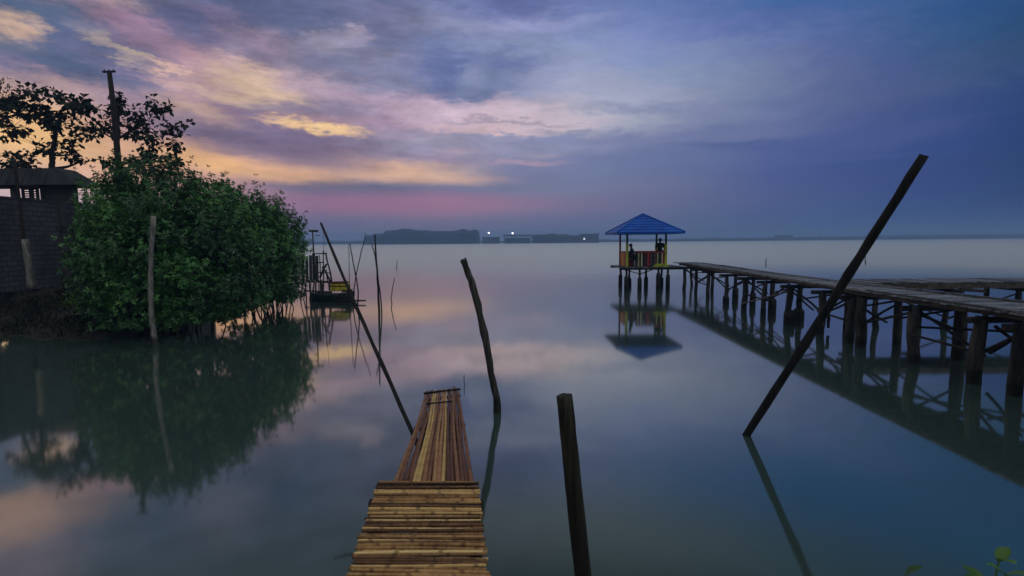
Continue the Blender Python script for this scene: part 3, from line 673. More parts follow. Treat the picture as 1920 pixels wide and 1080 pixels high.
for y in (8.0, 6.2, 4.4):
    rpile(lerp_e(near_e, y) + .12, y, ZD - .2, .14, pier, o_p); rpile(lerp_e(far_e, y) - .12, y, ZD - .2, .13, pier, o_p)
# caps across each bent
for (x, y) in NP_ + [(8.9, 8.0), (8.9, 6.2)]:
    if abs(y - Yn(1618, near_e)) < .05: continue
    x1 = lerp_e(far_e, y); b = MB(); b.beam((x - .32, y - .02, ZD - .235), (x1 + .12, y + .03, ZD - .245), .10, .11, jit=.015); b.build('cross_beam', 'brace_wood', pier, o_p)
# braces
def brace(p, q, r_=.035, parent=pier, org=o_p, m='brace_wood'):
    b = MB(); P, Rr = wob(p, q, 5, .02, r_, r_ * .85, .08); b.tube(P, Rr, 7, rough=.1); b.build('brace', m, parent, org)
NS = sorted(set((round(y, 2), round(x, 2)) for x, y in NP_)); FS = sorted((y, x) for x, y in FP_)
for i in range(len(NS) - 1):
    (y0, x0), (y1, x1) = NS[i], NS[i + 1]
    if y1 - y0 < .5: continue
    if i % 2 == 0: brace((x0 + .1, y0, ZD - .3), (x1 + .1, y1, .62))
    else: brace((x0 + .1, y0, .55), (x1 + .1, y1, ZD - .3))
    if i % 3 == 1: brace((x0 - .1, y0, .62), (x1 - .1, y1, .66), .03)
for i, (y0, x0) in enumerate(NS):
    xf = lerp_e(far_e, y0)
    if i % 2 == 0: brace((x0, y0 + .1, ZD - .32), (xf, y0 + .2, .42 + .1 * (i % 3)))
    else: brace((x0, y0 + .12, .5), (xf, y0 + .15, ZD - .32))
for i in range(len(FS) - 1):
    (y0, x0), (y1, x1) = FS[i], FS[i + 1]
    brace((x0 - .05, y0, ZD - .3), (x1 - .05, y1, .7), .03)
# pale horizontal rail and the long loose diagonal seen half way along
brace((9.0, Yn(1717, near_e) + .1, .80), (10.6, Yn(1846, near_e) + .5, .88), .03)
brace(at(1393, 569, 19.6), at(1480, 546, 16.9), .03, m='pale_bamboo')
brace(at(1553, 588, 15.3), at(1553, 614, 15.3), .05)
brace(at(1866, 612, 10.4), at(1935, 662, 9.6), .035); brace(at(1855, 662, 10.4), at(1935, 612, 9.7), .035)

# second pier, crossing behind at right
ZD = 1.42
p2 = thing('side_pier', (14, 16.4, 0), 'second wooden pier lying level behind the main pier at right edge', 'pier'); o2 = Vector((14, 16.4, 0))
b = MB(); x = 11.0
while x < 30:
    w = random.uniform(.14, .2); b.box((x + w / 2, 16.4, ZD + .01 + random.uniform(-.006, .006)), (w - .012, 1.5 + random.uniform(-.03, .05), .03), random.uniform(-.01, .01), jit=.006); x += w
b.build('deck_planks', 'deck_wood', p2, o2)
for yy in (15.68, 17.1):
    b = MB(); b.beam((11.0, yy, ZD - .10), (20, yy, ZD - .10), .07, .17, jit=.01); b.beam((20.01, yy, ZD - .10), (30, yy, ZD - .10), .07, .17, jit=.01); b.build('side_beam', 'fascia_wood', p2, o2)
for px in (1640, 1771, 1905, 2040, 2180, 2330):
    x = 15.9 / onx(px, 1); rpile(x, 15.8, ZD - .15, .10, p2, o2); rpile(x + .1, 17.0, ZD - .15, .10, p2, o2)
    b = MB(); b.beam((x + .05, 15.3, ZD - .24), (x + .05, 17.5, ZD - .24), .1, .1); b.build('cross_beam', 'brace_wood', p2, o2)
b = MB(); b.beam(at(1800, 543, 15.4), at(1846, 546, 15.4), .12, .09); b.build('cross_beam', 'brace_wood', p2, o2)
brace((11.4, 15.8, ZD - .3), (13.6, 15.8, .3), .03, p2, o2); brace((13.6, 15.8, ZD - .3), (15.8, 15.8, .35), .03, p2, o2); brace((13.6, 15.8, .3), (15.8, 15.8, 1.1), .03, p2, o2)

# ------------------------------------------------------------------ pavilion
YF, YB = 29.3, 31.2
XL = YF / onx(1175, 1); XR = YF / onx(1247, 1)
g = thing('pavilion', ((XL + XR) / 2, (YF + YB) / 2, 0), 'open pavilion with bright blue pyramid roof on stilts over the water', 'pavilion'); og = g.location.copy()
ZP = at(1200, 500, YF).z
b = MB(); x = XL - .5
while x < 9.72:
    w = random.uniform(.13, .18); b.box((x + w / 2, (YF + YB) / 2, ZP - .03), (w - .01, YB - YF + .8 + random.uniform(-.05, .06), .04), jit=.006); x += w
b.build('floor', 'deck_wood', g, og)
for yy in (YF - .3, YB + .3):
    b = MB(); b.beam((XL - .5, yy, ZP - .11), (9.7, yy, ZP - .11), .08, .11); b.build('floor_beam', 'pile_wood', g, og)
ZE = at(1205, 436, YF - .6).z; ZA = at(1205, 402, (YF + YB) / 2).z
ex0, ex1 = (YB + .9) / onx(1134, 1), (YF - .75) / onx(1281, 1); ey0, ey1 = YF - .85, YB + .9
cx, cy = (ex0 + ex1) / 2 , (ey0 + ey1) / 2
apx = at(1205, 402, cy).x
# stepped sheet rows on each roof face
def roof_face(p, q, apex, nrow=7):
    b = MB(); vs = []; fs = []
    p, q, apex = Vector(p), Vector(q), Vector(apex)
    nrm = (q - p).cross(apex - p).normalized()
    if nrm.z < 0: nrm = -nrm
    for i in range(nrow):
        s0, s1 = i / nrow, (i + 1) / nrow
        a0, a1 = p.lerp(apex, s0) + nrm * .035, q.lerp(apex, s0) + nrm * .035; c0, c1 = p.lerp(apex, s1) + nrm * .008, q.lerp(apex, s1) + nrm * .008
        k = len(vs); vs += [a0, a1, c1, c0, p.lerp(apex, s0) - nrm * .005, q.lerp(apex, s0) - nrm * .005]; fs += [(k, k + 1, k + 2, k + 3), (k + 4, k + 5, k + 1, k)]
    k = len(vs); vs += [p - nrm * .02, q - nrm * .02, apex - nrm * .02]; fs += [(k, k + 2, k + 1)]
    b.add(vs, fs, .5); return b
rf = MB(); A = (apx, cy, ZA); Cn = [(ex0, ey0, ZE), (ex1, ey0, ZE), (ex1, ey1, ZE), (ex0, ey1, ZE)]
for i in range(4):
    q = roof_face(Cn[i], Cn[(i + 1) % 4], A); o_ = len(rf.v); rf.v += q.v; rf.f += [tuple(k + o_ for k in f) for f in q.f]; rf.t += q.t; rf.a += q.a; rf.sm += q.sm
rf_o = rf.build('roof', 'blue_metal', g, og)
b = MB()
for c in Cn: b.tube([Vector(c) + Vector((0, 0, .03)), Vector(A) + Vector((0, 0, .03))], .045, 6)
b.build('ridge_cap', 'blue_metal', rf_o, og)
b = MB()
for i in range(4): b.beam(Vector(Cn[i]) - Vector((0, 0, .04)), Vector(Cn[(i + 1) % 4]) - Vector((0, 0, .04)), .04, .08)
b.build('eave_board', 'blue_metal', rf_o, og)
for (x, y, lower, upper) in ((XL, YF, 'lime_paint', 'pile_wood'), (XR, YF, 'lime_paint', 'black_paint'), (XL, YB, 'red_paint', 'red_paint'), (XR, YB, 'yellow_paint', 'black_paint')):
    b = MB(); b.box((x, y, (ZP + ZE + .1) / 2), (.10, .10, ZE + .1 - ZP)); p_ = b.build('post', upper, g, og, bevel=.01)
    if lower != upper:
        b = MB(); b.box((x, y, ZP + .66), (.13, .13, 1.30)); b.build('painted_sleeve', lower, p_, og, bevel=.01)
ZR = ZP + .86
def panel(name, p, q, cols, label=None, seq=None):
    """fence panel of upright painted slats between p and q"""
    p, q = Vector(p), Vector(q); n = len(cols); 
    t_ = MB(); t_.beam(p + Vector((0, 0, ZR - .04)), q + Vector((0, 0, ZR - .04)), .08, .07); rl = t_.build('top_rail', 'red_paint', g, og)
    for c in dict.fromkeys(cols):
        b = MB()
        for i, cc in enumerate(cols):
            if cc != c: continue
            a = p.lerp(q, (i + .06) / n); z = p.lerp(q, (i + .94) / n); b.beam(a + Vector((0, 0, ZP + .40)), z + Vector((0, 0, ZP + .40)), .03, .78)
        b.build('slats', c, g, og)
sx = lambda px, y: y / onx(px, 1)
panel('front', (sx(1192, YF), YF, 0), (sx(1207, YF), YF, 0), ['black_paint', 'cream_paint', 'black_paint', 'cream_paint', 'black_paint'])
panel('front', (sx(1207, YF) + .02, YF + .01, 0), (sx(1230, YF), YF + .01, 0), ['maroon_paint', 'maroon_paint', 'red_paint', 'maroon_paint', 'black_paint', 'black_paint', 'maroon_paint'])
panel('front', (sx(1230, YF) + .02, YF, 0), (XR - .07, YF, 0), ['cream_paint', 'black_paint', 'black_paint', 'cream_paint', 'red_paint'])
panel('left', (XL, YF + .1, 0), (XL, YB - .08, 0), ['orange_paint', 'red_paint', 'orange_paint', 'orange_paint', 'yellow_paint', 'orange_paint', 'orange_paint', 'red_paint'])
panel('back', (XL + .1, YB, 0), (XR - .1, YB, 0), ['maroon_paint', 'black_paint'] * 5)
panel('right', (XR, YF + .6, 0), (XR, YB - .08, 0), ['red_paint', 'yellow_paint', 'red_paint'])
b = MB(); b.box((sx(1238, YF - .25), YF - .25, ZP + .05), (.85, .3, .09)); b.box((sx(1238, YF - .25), YF - .25, ZP + .14), (.6, .2, .06)); b.build('step', 'lime_paint', g, og)
b = MB(); b.box(((XL + XR) / 2, YB - .3, ZP + .44), (XR - XL - .2, .36, .05)); b.build('bench', 'maroon_paint', g, og)
b = MB(); b.box((XL + .28, YF + .7, ZP + .44), (.36, 1.1, .05)); b.box((XL + .28, YF + .7, ZP + .21), (.3, .9, .40)); b.build('bench', 'maroon_paint', g, og)
for px, y, s in ((1174, YF - .2, .75), (1199, YF - .2, .66), (1234, YF - .2, .92), (1252, YF - .2, .8), (1163, YB + .1, .7), (1211, YB - .9, .6), (1240, YB, .5), (1180, YB, .5)):
    rpile(sx(px, y), y, ZP - .15, .085, g, og, s, .02)
def gb(px0, py0, px1, py1, Y=YF - .2): brace(at(px0, py0, Y), at(px1, py1, Y), .03, g, og)
gb(1168, 505, 1200, 514); gb(1200, 514, 1232, 502); gb(1213, 542, 1232, 542, YF + .4)

# ------------------------------------------------------------------ people in the pavilion
def skin_body(name, joints, edges, m, parent, root=0, sub=1):
    me = bpy.data.meshes.new(name); me.from_pydata([j[0] for j in joints], edges, [])
    o = bpy.data.objects.new(name, me); COL.objects.link(o)
    s = o.modifiers.new('skin', 'SKIN'); s.use_smooth_shade = True
    sv = me.skin_vertices[0].data if me.skin_vertices else None
    if sv is None:
        import bmesh
        bm = bmesh.new(); bm.from_mesh(me); bm.verts.layers.skin.verify(); bm.to_mesh(me); bm.free(); sv = me.skin_vertices[0].data
    for i, (p, r_) in enumerate(joints): sv[i].radius = r_ if isinstance(r_, tuple) else (r_, r_); sv[i].use_root = (i == root)
    ss = o.modifiers.new('sub', 'SUBSURF'); ss.levels = sub + 1; ss.render_levels = sub + 1
    dg = bpy.context.evaluated_depsgraph_get(); me2 = bpy.data.meshes.new_from_object(o.evaluated_get(dg)); me2.name = name
    bpy.data.objects.remove(o); 
    me2.materials.clear(); me2.materials.append(MATS[m])
    o = bpy.data.objects.new(name, me2); COL.objects.link(o)
    if parent: o.parent = parent
    return o
def person(loc, rz, seated, label, shirt, trousers, hair='hair_black'):
    J = {}
    if seated:
        hip = .50; J = dict(pel=(0, 0, hip), wst=(0, .02, .66), chs=(0, .05, .90), nck=(0, .08, 1.04), hd=(0, .10, 1.12), top=(0, .10, 1.27),
            sL=(.17, .06, .98), eL=(.22, -.02, .72), wL=(.14, -.22, .62), hL=(.11, -.28, .60), sR=(-.17, .06, .98), eR=(-.22, -.02, .72), wR=(-.14, -.22, .60), hR=(-.11, -.28, .58),
            jL=(.10, -.02, .50), kL=(.13, -.43, .50), aL=(.13, -.40, .08), tL=(.13, -.56, .04), jR=(-.10, -.02, .50), kR=(-.13, -.43, .50), aR=(-.13, -.46, .08), tR=(-.13, -.62, .04))
    else:
        J = dict(pel=(0, 0, .84), wst=(0, -.01, .98), chs=(0, -.02, 1.18), nck=(0, -.02, 1.34), hd=(0, -.03, 1.42), top=(0, -.03, 1.56),
            sL=(.18, -.02, 1.28), eL=(.25, -.04, 1.02), wL=(.20, -.24, .92), hL=(.18, -.31, .90), sR=(-.18, -.02, 1.28), eR=(-.24, -.02, 1.02), wR=(-.20, -.22, .90), hR=(-.18, -.29, .88),
            jL=(.10, 0, .80), kL=(.11, -.02, .44), aL=(.12, .02, .08), tL=(.13, -.13, .04), jR=(-.10, 0, .80), kR=(-.11, -.03, .44), aR=(-.12, 0, .08), tR=(-.13, -.15, .04))
    Rd = dict(pel=.13, wst=.115, chs=(.15, .11), nck=.05, hd=(.075, .09), top=(.06, .075), s=.06, e=.045, w=.03, h=.038, j=.09, k=.062, a=.04, t=.04)
    keys_ = list(J); idx = {k: i for i, k in enumerate(keys_)}
    joints = [(J[k], Rd[k] if k in Rd else Rd[k[0]]) for k in keys_]
    E = [('pel', 'wst'), ('wst', 'chs'), ('chs', 'nck'), ('nck', 'hd'), ('hd', 'top')]
    for s in 'LR': E += [('chs', 's' + s), ('s' + s, 'e' + s), ('e' + s, 'w' + s), ('w' + s, 'h' + s), ('pel', 'j' + s), ('j' + s, 'k' + s), ('k' + s, 'a' + s), ('a' + s, 't' + s)]
    fing = []
    for s in 'LR':                            # five fingers on each hand, the thumb from the side of the palm
        w = Vector(J['w' + s]); h = Vector(J['h' + s]); d = (h - w).normalized(); sd = Vector((1, 0, 0)) * (-1 if s == 'L' else 1)
        for q, ln in ((-.03, .055), (-.01, .07), (.01, .075), (.03, .065)):
            a = h + sd * q; k = len(joints); joints += [(tuple(a + d * .03), .010), (tuple(a + d * (.03 + ln * .5) - Vector((0, 0, .012))), .009), (tuple(a + d * (.02 + ln) - Vector((0, 0, .035))), .008)]
            fing += [(idx['h' + s], k), (k, k + 1), (k + 1, k + 2)]
        k = len(joints); joints += [(tuple(h + sd * .045 - d * .01), .011), (tuple(h + sd * .06 + d * .03 - Vector((0, 0, .015))), .009)]; fing += [(idx['h' + s], k), (k, k + 1)]
    Ei = [(idx[a], idx[b_]) for a, b_ in E] + fing
    root = thing('person', loc, label, 'person')
    root.rotation_euler[2] = rz
    skin_body('body', joints, Ei, 'skin_tone', root)
    def sub_(name, ks, ed, grow, m, override={}):
        jj = []
        for k in ks:
            r_ = override.get(k, Rd[k] if k in Rd else Rd[k[0]]); r_ = tuple(v + grow for v in r_) if isinstance(r_, tuple) else r_ + grow; jj.append((J[k], r_))
        ii = {k: i for i, k in enumerate(ks)}; skin_body(name, jj, [(ii[a], ii[b_]) for a, b_ in ed], m, root)
    sub_('shirt', ['pel', 'wst', 'chs', 'nck', 'sL', 'eL', 'sR', 'eR'], [('pel', 'wst'), ('wst', 'chs'), ('chs', 'nck'), ('chs', 'sL'), ('sL', 'eL'), ('chs', 'sR'), ('sR', 'eR')], .022, shirt)
    sub_('trousers', ['pel', 'jL', 'kL', 'aL', 'jR', 'kR', 'aR'], [('pel', 'jL'), ('jL', 'kL'), ('kL', 'aL'), ('pel', 'jR'), ('jR', 'kR'), ('kR', 'aR')], .028, trousers)
    # head details: skull cap of hair, nose, ears
    hd = Vector(J['hd']); b = MB()
    vs = []; fs = []; c = hd + Vector((0, .012, .09)); n1, n2 = 12, 7
    for i in range(n2 + 1):
        th_ = math.pi * .62 * i / n2
        for j in range(n1):
            a = 2 * math.pi * j / n1; y = math.sin(th_) * math.sin(a); z = math.cos(th_)
            if y < -.3 and z < .35: y = max(y, -.75)
            vs.append(c + Vector((math.sin(th_) * math.cos(a) * .098, y * .112, z * .115)))
    fs = [(i * n1 + j, i * n1 + (j + 1) % n1, (i + 1) * n1 + (j + 1) % n1, (i + 1) * n1 + j) for i in range(n2) for j in range(n1)]
    b.add(vs, fs, .5, smooth=True); b.v = [tuple(Vector(v)) for v in b.v]
    o = b.build('hair', hair); o.parent = root
    return root
person((XL + .42, YF + .42, ZP + .0), R(70), True, 'seated person in dark blue clothes at the left opening of the pavilion', 'navy_cloth', 'navy_cloth')
person((XR - .2, YF + .45, ZP), R(160), False, 'standing person in dark clothes leaning at the right corner of the pavilion', 'dark_cloth', 'dark_cloth')

# ------------------------------------------------------------------ moored boat and stilt landing
YBt = onz(630, 566).y
def bx(px, y=None): return (y or YBt) / onx(px, 1)
bo = Vector((bx(615), YBt, 0)); bt_ = thing('fishing_boat', bo, 'dark fishing boat with a yellow stern box moored beside the mangroves', 'boat')
x0, x1 = bx(578), bx(656); n = 14; vs = []; 
for i in range(n + 1):
    s = i / n; x = x0 + (x1 - x0) * s; w = .55 * (math.sin(math.pi * min(1, .12 + s * .8)) ** .6); sh = .32 + .14 * (2 * s - 1) ** 2
    for (k, z) in ((-1, sh), (-.85, .18), (-.45, -.1), (.45, -.1), (.85, .18), (1, sh), (.9, sh), (.75, .22), (-.75, .22), (-.9, sh)): vs.append((x, YBt + .5 + k * w, z))
fs = [(i * 10 + j, i * 10 + (j + 1) % 10, (i + 1) * 10 + (j + 1) % 10, (i + 1) * 10 + j) for i in range(n) for j in range(10)] + [tuple(range(9, -1, -1)), tuple(n * 10 + j for j in range(10))]
b = MB(); b.add(vs, fs, .5, smooth=False); b.build('hull', 'hull_paint', bt_, bo)
c0 = at(634, 545, YBt + .3)
b = MB(); b.box((bx(633), YBt + .4, .60), (.78, .7, .20)); b.box((bx(633), YBt + .4, .80), (.74, .66, .10)); b.build('stern_box', 'yellow_paint', bt_, bo, bevel=.015)
b = MB(); b.box((bx(632), YBt + .4, .90), (.68, .62, .07)); b.box((bx(633), YBt + .4, .715), (.76, .68, .03)); b.build('box_lid', 'maroon_paint', bt_, bo)
for yy in (YBt - .6,):
    b = MB(); P, Rr = wob((bx(636), yy, .10), (bx(685, yy), yy, .12), 6, .02, .05, .035); b.tube(P, Rr, 7); b.build('outrigger_float', 'pole_wood', bt_, bo)
for px in (643, 652):
    b = MB(); b.tube([(bx(px), YBt + .4, .44), (bx(px), YBt - .1, .50), (bx(px) + .05, YBt - .6, .13)], .025, 6); b.build('outrigger_arm', 'pole_wood', bt_, bo)
b = MB(); b.beam((bx(640), YBt + .3, .52), (bx(654), YBt + .3, .50), .5, .10); b.build('stern_seat', 'pile_wood', bt_, bo)

YS = YBt + 1.2
lo_ = Vector((bx(592, YS), YS, 0)); ld = thing('stilt_landing', lo_, 'rickety grey stilt landing with upright boards at the mangrove edge behind the boat', 'landing')
def sp(px, py, y=YS): return at(px, py, y)
for px in (568, 575, 582, 588, 594):
    b = MB(); b.beam(sp(px, 478 + random.uniform(-3, 3)), sp(px + 1, 530), .03, .14); b.build('board', 'tarp_grey', ld, lo_)
def lstick(p, q, r_=.03, nm='stilt', m='pile_wood', y=YS):
    b = MB(); P, Rr = wob(at(*q, y), at(*p, y), 5, .03, r_, r_ * .8, .1); b.tube(P, Rr, 6, rough=.1); b.build(nm, m, ld, lo_)
for px0, y0, px1, y1 in ((586, 434, 594, 575), (599, 478, 602, 575), (611, 476, 622, 530), (606, 470, 606, 575), (573, 530, 568, 580), (580, 525, 583, 580), (590, 525, 586, 578), (600, 520, 608, 576), (612, 505, 617, 545), (617, 520, 624, 572)):
    lstick((px0, y0), (px1, y1), random.uniform(.03, .05))
for px in (566, 574, 581, 587, 593, 598, 604):
    lstick((px + random.uniform(-3, 3), 525), (px + random.uniform(-5, 5), 582), random.uniform(.025, .04), m='pale_bamboo' if px % 2 else 'pile_wood', y=YS - .5)
lstick((585, 476), (613, 475), .03, 'rail'); lstick((585, 493), (607, 492), .03, 'rail'); lstick((586, 510), (618, 512), .03, 'rail'); lstick((580, 433), (596, 433), .06, 'crossbar'); lstick((590, 442), (600, 441), .02, 'crossbar')
lstick((575, 527), (620, 529), .06, 'floor_beam'); lstick((570, 545), (622, 548), .05, 'floor_beam')
lstick((604, 500), (620, 528), .05, 'brace'); lstick((612, 495), (600, 520), .06, 'brace'); lstick((606, 436), (608, 478), .012, 'mast_wire')

# ------------------------------------------------------------------ wall, building, utility pole on the left bank
XWL = -19.7
wl = thing('block_wall', (XWL, 24, 0), 'long grey concrete block wall on the left bank', 'wall'); ow = wl.location.copy()
ztop = at(0, 370, 19.6).z
b = MB(); b.box((XWL, 24, (ztop + 1.0) / 2), (.2, 19, ztop - 1.0)); b.build('masonry', 'block_wall', wl, ow)
b = MB(); b.box((XWL, 24, ztop + .04), (.27, 19.1, .08), jit=.02); b.build('coping', 'dark_plaster', wl, ow)
for yy in (15.5, 19.0, 22.5, 26, 29.5):
    b = MB(); b.box((XWL + .14, yy, (ztop + .9) / 2), (.16, .28, ztop - .92)); b.build('pier_column', 'dark_plaster', wl, ow)

YH = 24.5
hx = lambda px, y=YH: y / onx(px, 1)
hb = thing('roofed_shelter', (hx(90), YH + 2, 1.4), 'dark shelter with deep flat fronted roof behind the block wall', 'building'); oh = hb.location.copy()
zr0, zr1 = at(90, 348, YH).z, at(90, 316, YH).z; xl, xr = hx(-160), hx(172)
b = MB()
y0, y1 = YH - .4, YH + 1.3
vs = [(xl, y0, zr0), (xr, y0, zr0), (xr, y1, zr0), (xl, y1, zr0), (xl + .3, y0 + .35, zr1), (xr - 1.1, y0 + .35, zr1 + .02), (xr - 1.1, y1 - .35, zr1 + .02), (xl + .3, y1 - .35, zr1)]
b.add(vs, [(3, 2, 1, 0), (4, 5, 6, 7), (0, 1, 5, 4), (1, 2, 6, 5), (2, 3, 7, 6), (3, 0, 4, 7)], .5)
ro = b.build('roof', 'roof_sheet', hb, oh)
b = MB(); x = xl
while x < xr - 1.2: b.beam((x, y0 - .01, zr0 + .01), (x, y0 + .34, zr1 + .01), .03, .025); x += .35
b.build('roof_ribs', 'roof_sheet', ro, oh)
b = MB(); b.box((hx(114), YH + .3, (1.3 + zr0) / 2), (hx(145) - hx(84), .16, zr0 - 1.3)); b.build('wall', 'dark_plaster', hb, oh)
for px in (41, 151, -40):
    b = MB(); b.box((hx(px), YH + .1, (1.3 + zr0) / 2), (.2 if px != 41 else .24, .2, zr0 - 1.3)); b.build('column', 'dark_plaster', hb, oh)
for (pa, pb) in ((49, 63), (66, 76)):
    wf = MB(); za, zb = at(60, 377, YH).z, zr0 - .08
    for xx in (pa, pb): wf.box((hx(xx), YH + .3, (za + zb) / 2), (.08, .1, zb - za))
    fo = wf.build('window', 'dark_plaster', hb, oh)
    lv = MB()
    for i in range(6): lv.box(((hx(pa) + hx(pb)) / 2, YH + .3, za + (zb - za) * (i + .5) / 6), (hx(pb) - hx(pa), .05, .055))
    lv.build('louvres', 'dark_plaster', fo, oh)
b = MB(); b.box((hx(60), YH + .3, (at(60, 378, YH).z + 1.3) / 2), (hx(84) - hx(43), .14, at(60, 378, YH).z - 1.3)); b.build('low_wall', 'dark_plaster', hb, oh)

YU = 25.5; pu = [at(224, 330, YU), at(213, 200, YU), at(205, 136, YU)]
up_ = thing('utility_pole', (pu[0].x, YU, 1.4), 'tall thin utility pole with small crossarm rising above the right tree', 'utility pole'); ou = up_.location.copy()
b = MB(); b.tube([(pu[0].x + .15, YU, .8)] + pu, [.17, .14, .12, .10], 10); b.build('shaft', 'bark', up_, ou)
b = MB(); b.beam(at(193, 135, YU), at(216, 134, YU), .10, .07); b.build('crossarm', 'bark', up_, ou)
for px in (196, 204, 213):
    b = MB(); q = at(px, 134, YU); b.tube([q, q + Vector((0, 0, .06)), q + Vector((0, 0, .09))], [.03, .035, .025], 6); b.build('insulator', 'black_paint', up_, ou)

# ------------------------------------------------------------------ trees with open crowns
def grow_tree(root_pts, targets, Y, label, name, leafm, leaf_len, nl, trunk_r, spread=.25, depthspread=1.6, cl=1.0, group=None, keepf=.66):
    """trunk through root_pts (world); branches reach each target cluster from the nearest wood"""
    t = thing(name, root_pts[0], label, 'tree', group); org = Vector(root_pts[0])
    nodes = []; b = MB(); P = []
    K = len(root_pts) - 1
    for i in range(K):
        for j in range(6): P.append(Vector(root_pts[i]).lerp(Vector(root_pts[i + 1]), j / 6) + Vector((random.uniform(-.04, .04),) * 2 + (0,)))
    P.append(Vector(root_pts[-1])); rr = [trunk_r * (1 - .75 * i / (len(P) - 1)) for i in range(len(P))]
    b.tube(P, rr, 9, rough=.1); b.build('trunk', 'bark', t, org)
    nodes = [(p, r_) for p, r_ in zip(P, rr)][len(P) // 4:]
    base = Vector(root_pts[0])
    targets = [q for q in targets if random.random() < keepf]
    T = sorted([Vector(q) for q in targets], key=lambda q: (q - P[len(P) // 2]).length)
    lb = MB()
    for q in T:
        best = min(nodes, key=lambda n_: (n_[0] - q).length + max(0, n_[0].z - q.z + .3) * 1.2)
        p, r_ = best; d = q - p; n = 6; Q = []; RR = []
        r1 = min(r_ * .65, .03 + .03 * d.length); lat = Vector((random.uniform(-1, 1), random.uniform(-1, 1), -.6)) * d.length * .10
        for i in range(n + 1):
            s = i / n; Q.append(p + d * s + lat * math.sin(math.pi * s) + Vector((random.uniform(-.03, .03),) * 3) * (0 < i < n)); RR.append(r1 * (1 - .65 * s) + .006)
        lb.tube(Q, RR, 5); nodes += [(a, c) for a, c in zip(Q[2:], RR[2:])]
    tag(lb.build('branches', 'bark', t, org), kind='stuff')
    C = []; D = []
    for q in T:
        k = max(2, int(nl * random.uniform(.6, 1.4))); s = spread * cl * random.uniform(.7, 1.3)
        off = rng.normal(0, 1, (k, 3)) * np.array([s, s, s * .75]); C.append(np.array(q)[None] + off)
        dd = off / s * .6 + rng.normal(0, .6, (k, 3)) + np.array([0, 0, -.35]); D.append(dd)
    C = np.concatenate(C); D = unit(np.concatenate(D)); n = len(C)
    leaf_mesh(C, D, unit(rng.normal(0, .5, (n, 3)) + np.array([0, 0, 1.])), leaf_len * rng.uniform(.6, 1.25, n), leaf_len * rng.uniform(.5, .85, n), rng.random(n), 'crown', leafm, t, org)
    return t
def scatter(regs, Y, dsp, jx=1.0):
    out = []
    for (x, y, rx, ry, k) in regs:
        for _ in range(k):
            a = random.uniform(0, 6.28); s = random.random() ** .5
            out.append(at(x + rx * s * math.cos(a) * jx, y + ry * s * math.sin(a), Y + random.uniform(-dsp, dsp)))
    return out
YT = 29.0
gnd = lambda px, y: Vector((y / onx(px, 1), y, 1.4))
tR = scatter([(225,178,12,8,3),(205,205,22,12,7),(240,200,26,14,8),(270,190,20,9,5),(300,205,14,8,4),(310,200,8,6,2),(215,235,30,14,8),(255,250,22,14,8),(285,262,20,10,7),(310,240,12,10,3),
  (330,240,12,7,3),(345,236,6,4,1),(320,270,22,12,8),(335,285,14,10,5),(290,285,26,8,5),(345,298,8,5,2),(185,230,12,10,3),(182,250,10,8,2),(175,205,12,8,4),(250,225,20,12,5),(245,300,20,8,4),(275,300,26,8,5),(195,300,20,8,4),(320,305,24,6,4),(265,228,20,8,3)], YT, 1.8)
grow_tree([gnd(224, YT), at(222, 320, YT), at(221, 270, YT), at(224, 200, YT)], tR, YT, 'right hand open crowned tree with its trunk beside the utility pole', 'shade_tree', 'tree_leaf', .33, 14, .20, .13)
tL = scatter([(20,190,22,10,7),(55,175,14,8,6),(40,205,26,14,12),(70,210,24,16,12),(95,172,8,8,3),(115,190,24,14,12),(135,205,20,16,12),(150,195,12,10,5),(100,225,28,12,9),(12,225,14,16,6),(30,240,20,12,5),(85,240,22,10,6),
  (125,240,18,12,6),(145,235,12,10,4),(160,215,8,10,3),(15,255,16,10,4),(60,250,20,8,4),(140,262,14,10,4),(75,272,18,9,5),(95,285,16,8,5),(115,268,12,8,3),(165,250,10,14,4),(130,288,14,8,4),(170,275,6,10,2),(150,300,16,7,4),(20,200,24,14,6),(-20,210,24,26,9)], YT + 1, 2.0)
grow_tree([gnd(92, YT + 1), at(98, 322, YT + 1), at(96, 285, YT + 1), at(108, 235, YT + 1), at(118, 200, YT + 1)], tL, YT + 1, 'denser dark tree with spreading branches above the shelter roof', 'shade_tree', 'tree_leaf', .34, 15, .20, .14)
tLL = scatter([(22,300,18,8,6),(40,290,14,8,4),(35,312,16,5,4),(10,285,12,6,3),(60,305,10,6,2)], YT - 1.5, 1.0)
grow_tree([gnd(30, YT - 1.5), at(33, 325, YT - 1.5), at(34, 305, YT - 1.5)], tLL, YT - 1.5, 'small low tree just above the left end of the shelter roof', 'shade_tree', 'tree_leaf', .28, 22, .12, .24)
tF = scatter([(4,152,10,8,4),(12,168,14,9,5),(-6,172,12,10,5),(22,180,8,6,2)], 36, 1.0)
grow_tree([gnd(-30, 36), at(-20, 300, 36), at(-6, 190, 36), at(2, 165, 36)], tF, 36, 'faint feathery tree top at the extreme left edge, highest of the trees', 'shade_tree', 'tree_leaf', .16, 26, .2, .26)

